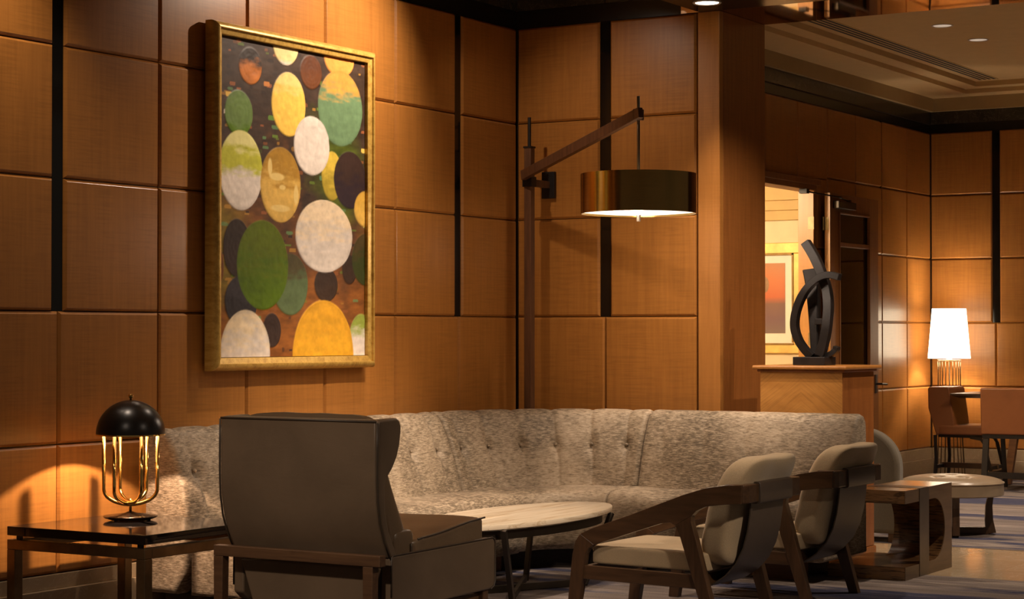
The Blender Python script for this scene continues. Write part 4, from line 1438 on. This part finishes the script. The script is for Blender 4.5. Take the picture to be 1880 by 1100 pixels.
# ------------------------------------------------------------------ round leather ottoman
def make_ottoman():
    cx_, cy_ = 2.15, 2.32
    r = thing('ottoman', 'round tufted beige leather ottoman on dark wood legs beyond the block table', 'ottoman', (cx_, cy_, 0))
    RR = 0.352
    m = MB()
    nr, na = 26, 96
    tuf = [(0.0, 0.0)] + [(0.17 * math.cos(2 * PI * k / 6 + 0.3), 0.17 * math.sin(2 * PI * k / 6 + 0.3)) for k in range(6)]
    rows = []
    for i in range(nr + 1):
        rad = RR * i / nr
        row = []
        for j in range(na):
            a = 2 * PI * j / na
            x, y = rad * math.cos(a), rad * math.sin(a)
            z = 0.362 + 0.052 * math.sqrt(max(0, 1 - (rad / RR) ** 2.6))
            d = 0
            for (tx, ty) in tuf:
                d += 0.016 * math.exp(-((x - tx) ** 2 + (y - ty) ** 2) / (2 * 0.022 ** 2))
            if rad > 0.17:
                da = (a - 0.3) % (PI / 3)
                da = min(da, PI / 3 - da) * rad
                d += 0.007 * math.exp(-(da / 0.008) ** 2)
            row.append(len(m.v))
            m.v.append((cx_ + x, cy_ + y, z - d))
        rows.append(row)
    for a, b in zip(rows[:-1], rows[1:]):
        for j in range(na):
            m.f.append((a[j], a[(j + 1) % na], b[(j + 1) % na], b[j]))
    top = m.build('cushion', M['leather_pouf'], r, smooth=True)
    MB().lathe((cx_, cy_, 0), [(0, 0.275), (RR - 0.006, 0.275), (RR, 0.281), (RR, 0.358), (RR - 0.006, 0.364), (0, 0.364)], 96).build('side_band', M['leather_pouf'], r, auto=40)
    MB().tube([(cx_ + (RR + 0.001) * math.cos(2 * PI * k / 72), cy_ + (RR + 0.001) * math.sin(2 * PI * k / 72), 0.363) for k in range(72)], 0.005, 8, True).build('piping', M['leather_pouf'], top, smooth=True)
    for k in range(4):
        a = math.radians(24 + 90 * k)
        ux, uy = math.cos(a), math.sin(a)
        pts = [(cx_ + ux * q, cy_ + uy * q, z) for q, z in ((0.265, 0.276), (0.250, 0.20), (0.250, 0.10), (0.263, 0.008))]
        MB().bar(pts, 0.050, [0.035, 0.045, 0.055, 0.07], (-uy, ux, 0)).build('leg', M['walnut_v'], r, bevel=0.003)
    for k in range(2):
        a = math.radians(24 + 90 * k)
        ux, uy = math.cos(a), math.sin(a)
        MB().bar([(cx_ - ux * 0.24, cy_ - uy * 0.24, 0.025 + 0.0005 * k), (cx_ + ux * 0.24, cy_ + uy * 0.24, 0.025 + 0.0005 * k)], 0.048, 0.048, (-uy, ux, 0)).build('cross_bar', M['walnut'], r, bevel=0.003)
    return r


make_ottoman()


# ------------------------------------------------------------------ tub chair half hidden behind the pedestal
def make_tub_chair():
    r = thing('tub_chair', 'rounded tan upholstered tub chair mostly hidden behind the wood pedestal', 'chair', (1.72, 1.75, 0))
    prof = [(1.42, 0.06), (2.055, 0.06), (2.062, 0.50)] + [(1.80 + 0.262 * math.cos(t), 0.50 + 0.262 * math.sin(t)) for t in [PI / 2 * i / 14 for i in range(1, 15)]] + [(1.60, 0.765), (1.42, 0.765)]
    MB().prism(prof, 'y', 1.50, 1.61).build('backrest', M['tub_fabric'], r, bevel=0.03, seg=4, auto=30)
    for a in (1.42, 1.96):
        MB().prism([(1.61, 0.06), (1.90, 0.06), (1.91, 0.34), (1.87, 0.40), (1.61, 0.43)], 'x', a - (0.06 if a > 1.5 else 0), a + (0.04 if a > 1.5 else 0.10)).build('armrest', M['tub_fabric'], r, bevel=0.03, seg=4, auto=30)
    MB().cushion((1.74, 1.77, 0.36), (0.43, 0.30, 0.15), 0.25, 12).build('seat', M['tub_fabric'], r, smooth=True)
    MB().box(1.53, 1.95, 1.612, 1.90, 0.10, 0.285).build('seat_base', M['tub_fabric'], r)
    for (a, b) in ((1.46, 1.52), (1.98, 1.52), (1.46, 1.86), (1.98, 1.86)):
        MB().box(a, a + 0.04, b, b + 0.04, 0, 0.062).build('leg', M['walnut_v'], r)
    return r


make_tub_chair()


# ------------------------------------------------------------------ far corner: cage floor lamp, dining table and chairs
def make_cage_lamp():
    c = (0.325, 7.60, 0)
    r = thing('floor_lamp', 'glowing white tapered shade floor lamp on bronze wire cage in the far corner', 'floor lamp', c)
    t = 0.003
    MB().lathe(c, [(0.205, 1.156), (0.163, 1.640), (0.160, 1.640), (0.202, 1.156), (0.205, 1.156)], 64).build('shade', M['shade'], r, auto=40)
    MB().tube([(c[0], c[1], 1.14), (c[0], c[1], 1.20)], 0.028, 16).build('neck', M['white_trim'], r, smooth=True)
    MB().lathe(c, [(0, 1.128), (0.112, 1.128), (0.112, 1.142), (0, 1.142)], 40).build('cap_plate', M['cage'], r)
    MB().lathe(c, [(0.145, 0.0), (0.160, 0.0), (0.160, 0.030), (0.145, 0.030), (0.145, 0.0)], 48).build('base_ring', M['cage'], r)
    wires = []
    for k in range(20):
        a = 2 * PI * k / 20
        pts = []
        for i in range(13):
            u = i / 12
            rad = 0.150 * (1 - u) ** 2 + 2 * 0.105 * (1 - u) * u + 0.108 * u * u
            pts.append((c[0] + rad * math.cos(a), c[1] + rad * math.sin(a), 0.02 + 1.11 * u))
        MB().tube(pts, 0.0032, 6).build('wire', M['cage'], r, smooth=True)
    MB().tube([(c[0], c[1], 0.03), (c[0], c[1], 1.13)], 0.006, 8).build('rod', M['cage'], r, smooth=True)
    MB().lathe((c[0], c[1], 1.44), [(0, -0.03), (0.025, -0.02), (0.03, 0), (0.02, 0.03), (0, 0.04)], 16).build('bulb', M['led'], r, smooth=True)
    point('cage_bulb', (c[0], c[1], 1.365), 42, 0.03, WARM)
    return r


make_cage_lamp()


def make_dining_chair_side():
    # side view, facing +X, light frame of dark iron
    r = thing('dining_chair', 'cognac leather dining chair in side view, in front of the cage lamp', 'chair', (0.62, 7.02, 0), 'cognac dining chairs')
    x0, y0, y1 = 0.40, 6.78, 7.22
    MB().prism([(x0 + 0.075, 0.452), (x0 + 0.0, 0.70), (x0 - 0.004, 0.885), (x0 + 0.015, 0.898), (x0 + 0.19, 0.900), (x0 + 0.205, 0.885), (x0 + 0.245, 0.60), (x0 + 0.25, 0.535), (x0 + 0.10, 0.452)], 'y', y0, y1).build('backrest', M['leather_cognac'], r, bevel=0.012, seg=3, auto=30)
    MB().cushion((x0 + 0.31, (y0 + y1) / 2, 0.500), (0.47, 0.45, 0.095), 0.18, 12).build('seat', M['leather_cognac'], r, smooth=True)
    MB().box(x0 + 0.09, x0 + 0.50, y0 + 0.02, y1 - 0.02, 0.430, 0.455).build('seat_frame', M['iron'], r)
    for yy in (y0 + 0.02, y1 - 0.04):
        MB().bar([(x0 + 0.055, yy, 0.003), (x0 + 0.07, yy, 0.24), (x0 + 0.06, yy, 0.45)], 0.022, 0.026, (0, 1, 0)).build('leg', M['iron'], r)
        MB().bar([(x0 + 0.62, yy, 0.005), (x0 + 0.53, yy, 0.38), (x0 + 0.50, yy, 0.42), (x0 + 0.40, yy, 0.435)], 0.022, 0.026, (0, 1, 0)).build('leg', M['iron'], r)
    MB().box(x0 + 0.06, x0 + 0.60, (y0 + y1) / 2 - 0.015, (y0 + y1) / 2 + 0.015, 0.135, 0.185).build('stretcher', M['walnut'], r)
    for a in (0.05, 0.56):
        MB().box(x0 + a, x0 + a + 0.03, y0 + 0.02, y1 - 0.02, 0.14, 0.17).build('cross_rail', M['iron'], r)
    return r


def make_dining_chair_back():
    # seen from the rear, facing +Y
    r = thing('dining_chair', 'cognac leather dining chair seen from behind, pulled up to the dark table', 'chair', (1.38, 6.3, 0), 'cognac dining chairs')
    x0, x1, y0 = 1.135, 1.635, 6.07
    MB().prism([(y0, 0.505), (y0 - 0.02, 0.915), (y0 + 0.06, 0.92), (y0 + 0.09, 0.505)], 'x', x0, x1).build('backrest', M['leather_cognac'], r, bevel=0.012, seg=3, auto=30)
    MB().cushion(((x0 + x1) / 2, y0 + 0.33, 0.545), (0.48, 0.48, 0.09), 0.18, 12).build('seat', M['leather_cognac'], r, smooth=True)
    MB().box(x0 + 0.01, x1 - 0.01, y0 + 0.01, y0 + 0.55, 0.470, 0.503).build('seat_frame', M['iron'], r)
    for xx in (x0 + 0.02, x1 - 0.06):
        MB().bar([(xx + 0.01, y0 - 0.02, 0.003), (xx + 0.02, y0 + 0.03, 0.47)], 0.05, 0.03, (1, 0, 0)).build('leg', M['iron'], r)
        MB().bar([(xx + 0.02, y0 + 0.58, 0.004), (xx + 0.02, y0 + 0.50, 0.47)], 0.035, 0.03, (1, 0, 0)).build('leg', M['iron'], r)
    MB().box(x0 + 0.05, x1 - 0.05, y0 - 0.012, y0 + 0.018, 0.12, 0.175).box(x0 + 0.03, x0 + 0.06, y0 + 0.0, y0 + 0.56, 0.13, 0.165).box(x1 - 0.06, x1 - 0.03, y0 + 0.0, y0 + 0.56, 0.13, 0.165).build('stretcher', M['iron'], r)
    return r


make_dining_chair_side()
make_dining_chair_back()


def make_dining_table():
    r = thing('dining_table', 'dark wood dining table with thin chamfered top between the cognac chairs', 'table', (1.45, 7.05, 0))
    MB().add([(0.63, 6.72, 0.842), (2.6, 6.72, 0.842), (2.6, 7.42, 0.842), (0.63, 7.42, 0.842), (0.63, 6.72, 0.828), (2.6, 6.72, 0.828), (2.6, 7.42, 0.828), (0.63, 7.42, 0.828),
              (0.70, 6.79, 0.800), (2.53, 6.79, 0.800), (2.53, 7.35, 0.800), (0.70, 7.35, 0.800)],
             [(0, 1, 2, 3), (0, 4, 5, 1), (1, 5, 6, 2), (2, 6, 7, 3), (3, 7, 4, 0), (4, 8, 9, 5), (5, 9, 10, 6), (6, 10, 11, 7), (7, 11, 8, 4), (11, 10, 9, 8)]).build('tabletop', M['walnut'], r)
    for xx in (1.20, 2.1):
        MB().bar([(xx - 0.10, 6.95, 0.008), (xx + 0.02, 6.95, 0.80)], 0.06, 0.07, (0, 1, 0)).build('leg', M['plinth_wood'], r, bevel=0.003)
        MB().bar([(xx + 0.14, 7.20, 0.008), (xx + 0.02, 7.20, 0.80)], 0.06, 0.07, (0, 1, 0)).build('leg', M['plinth_wood'], r, bevel=0.003)
    MB().box(1.05, 2.3, 7.05, 7.09, 0.04, 0.09).build('stretcher', M['walnut'], r)
    return r


make_dining_table()
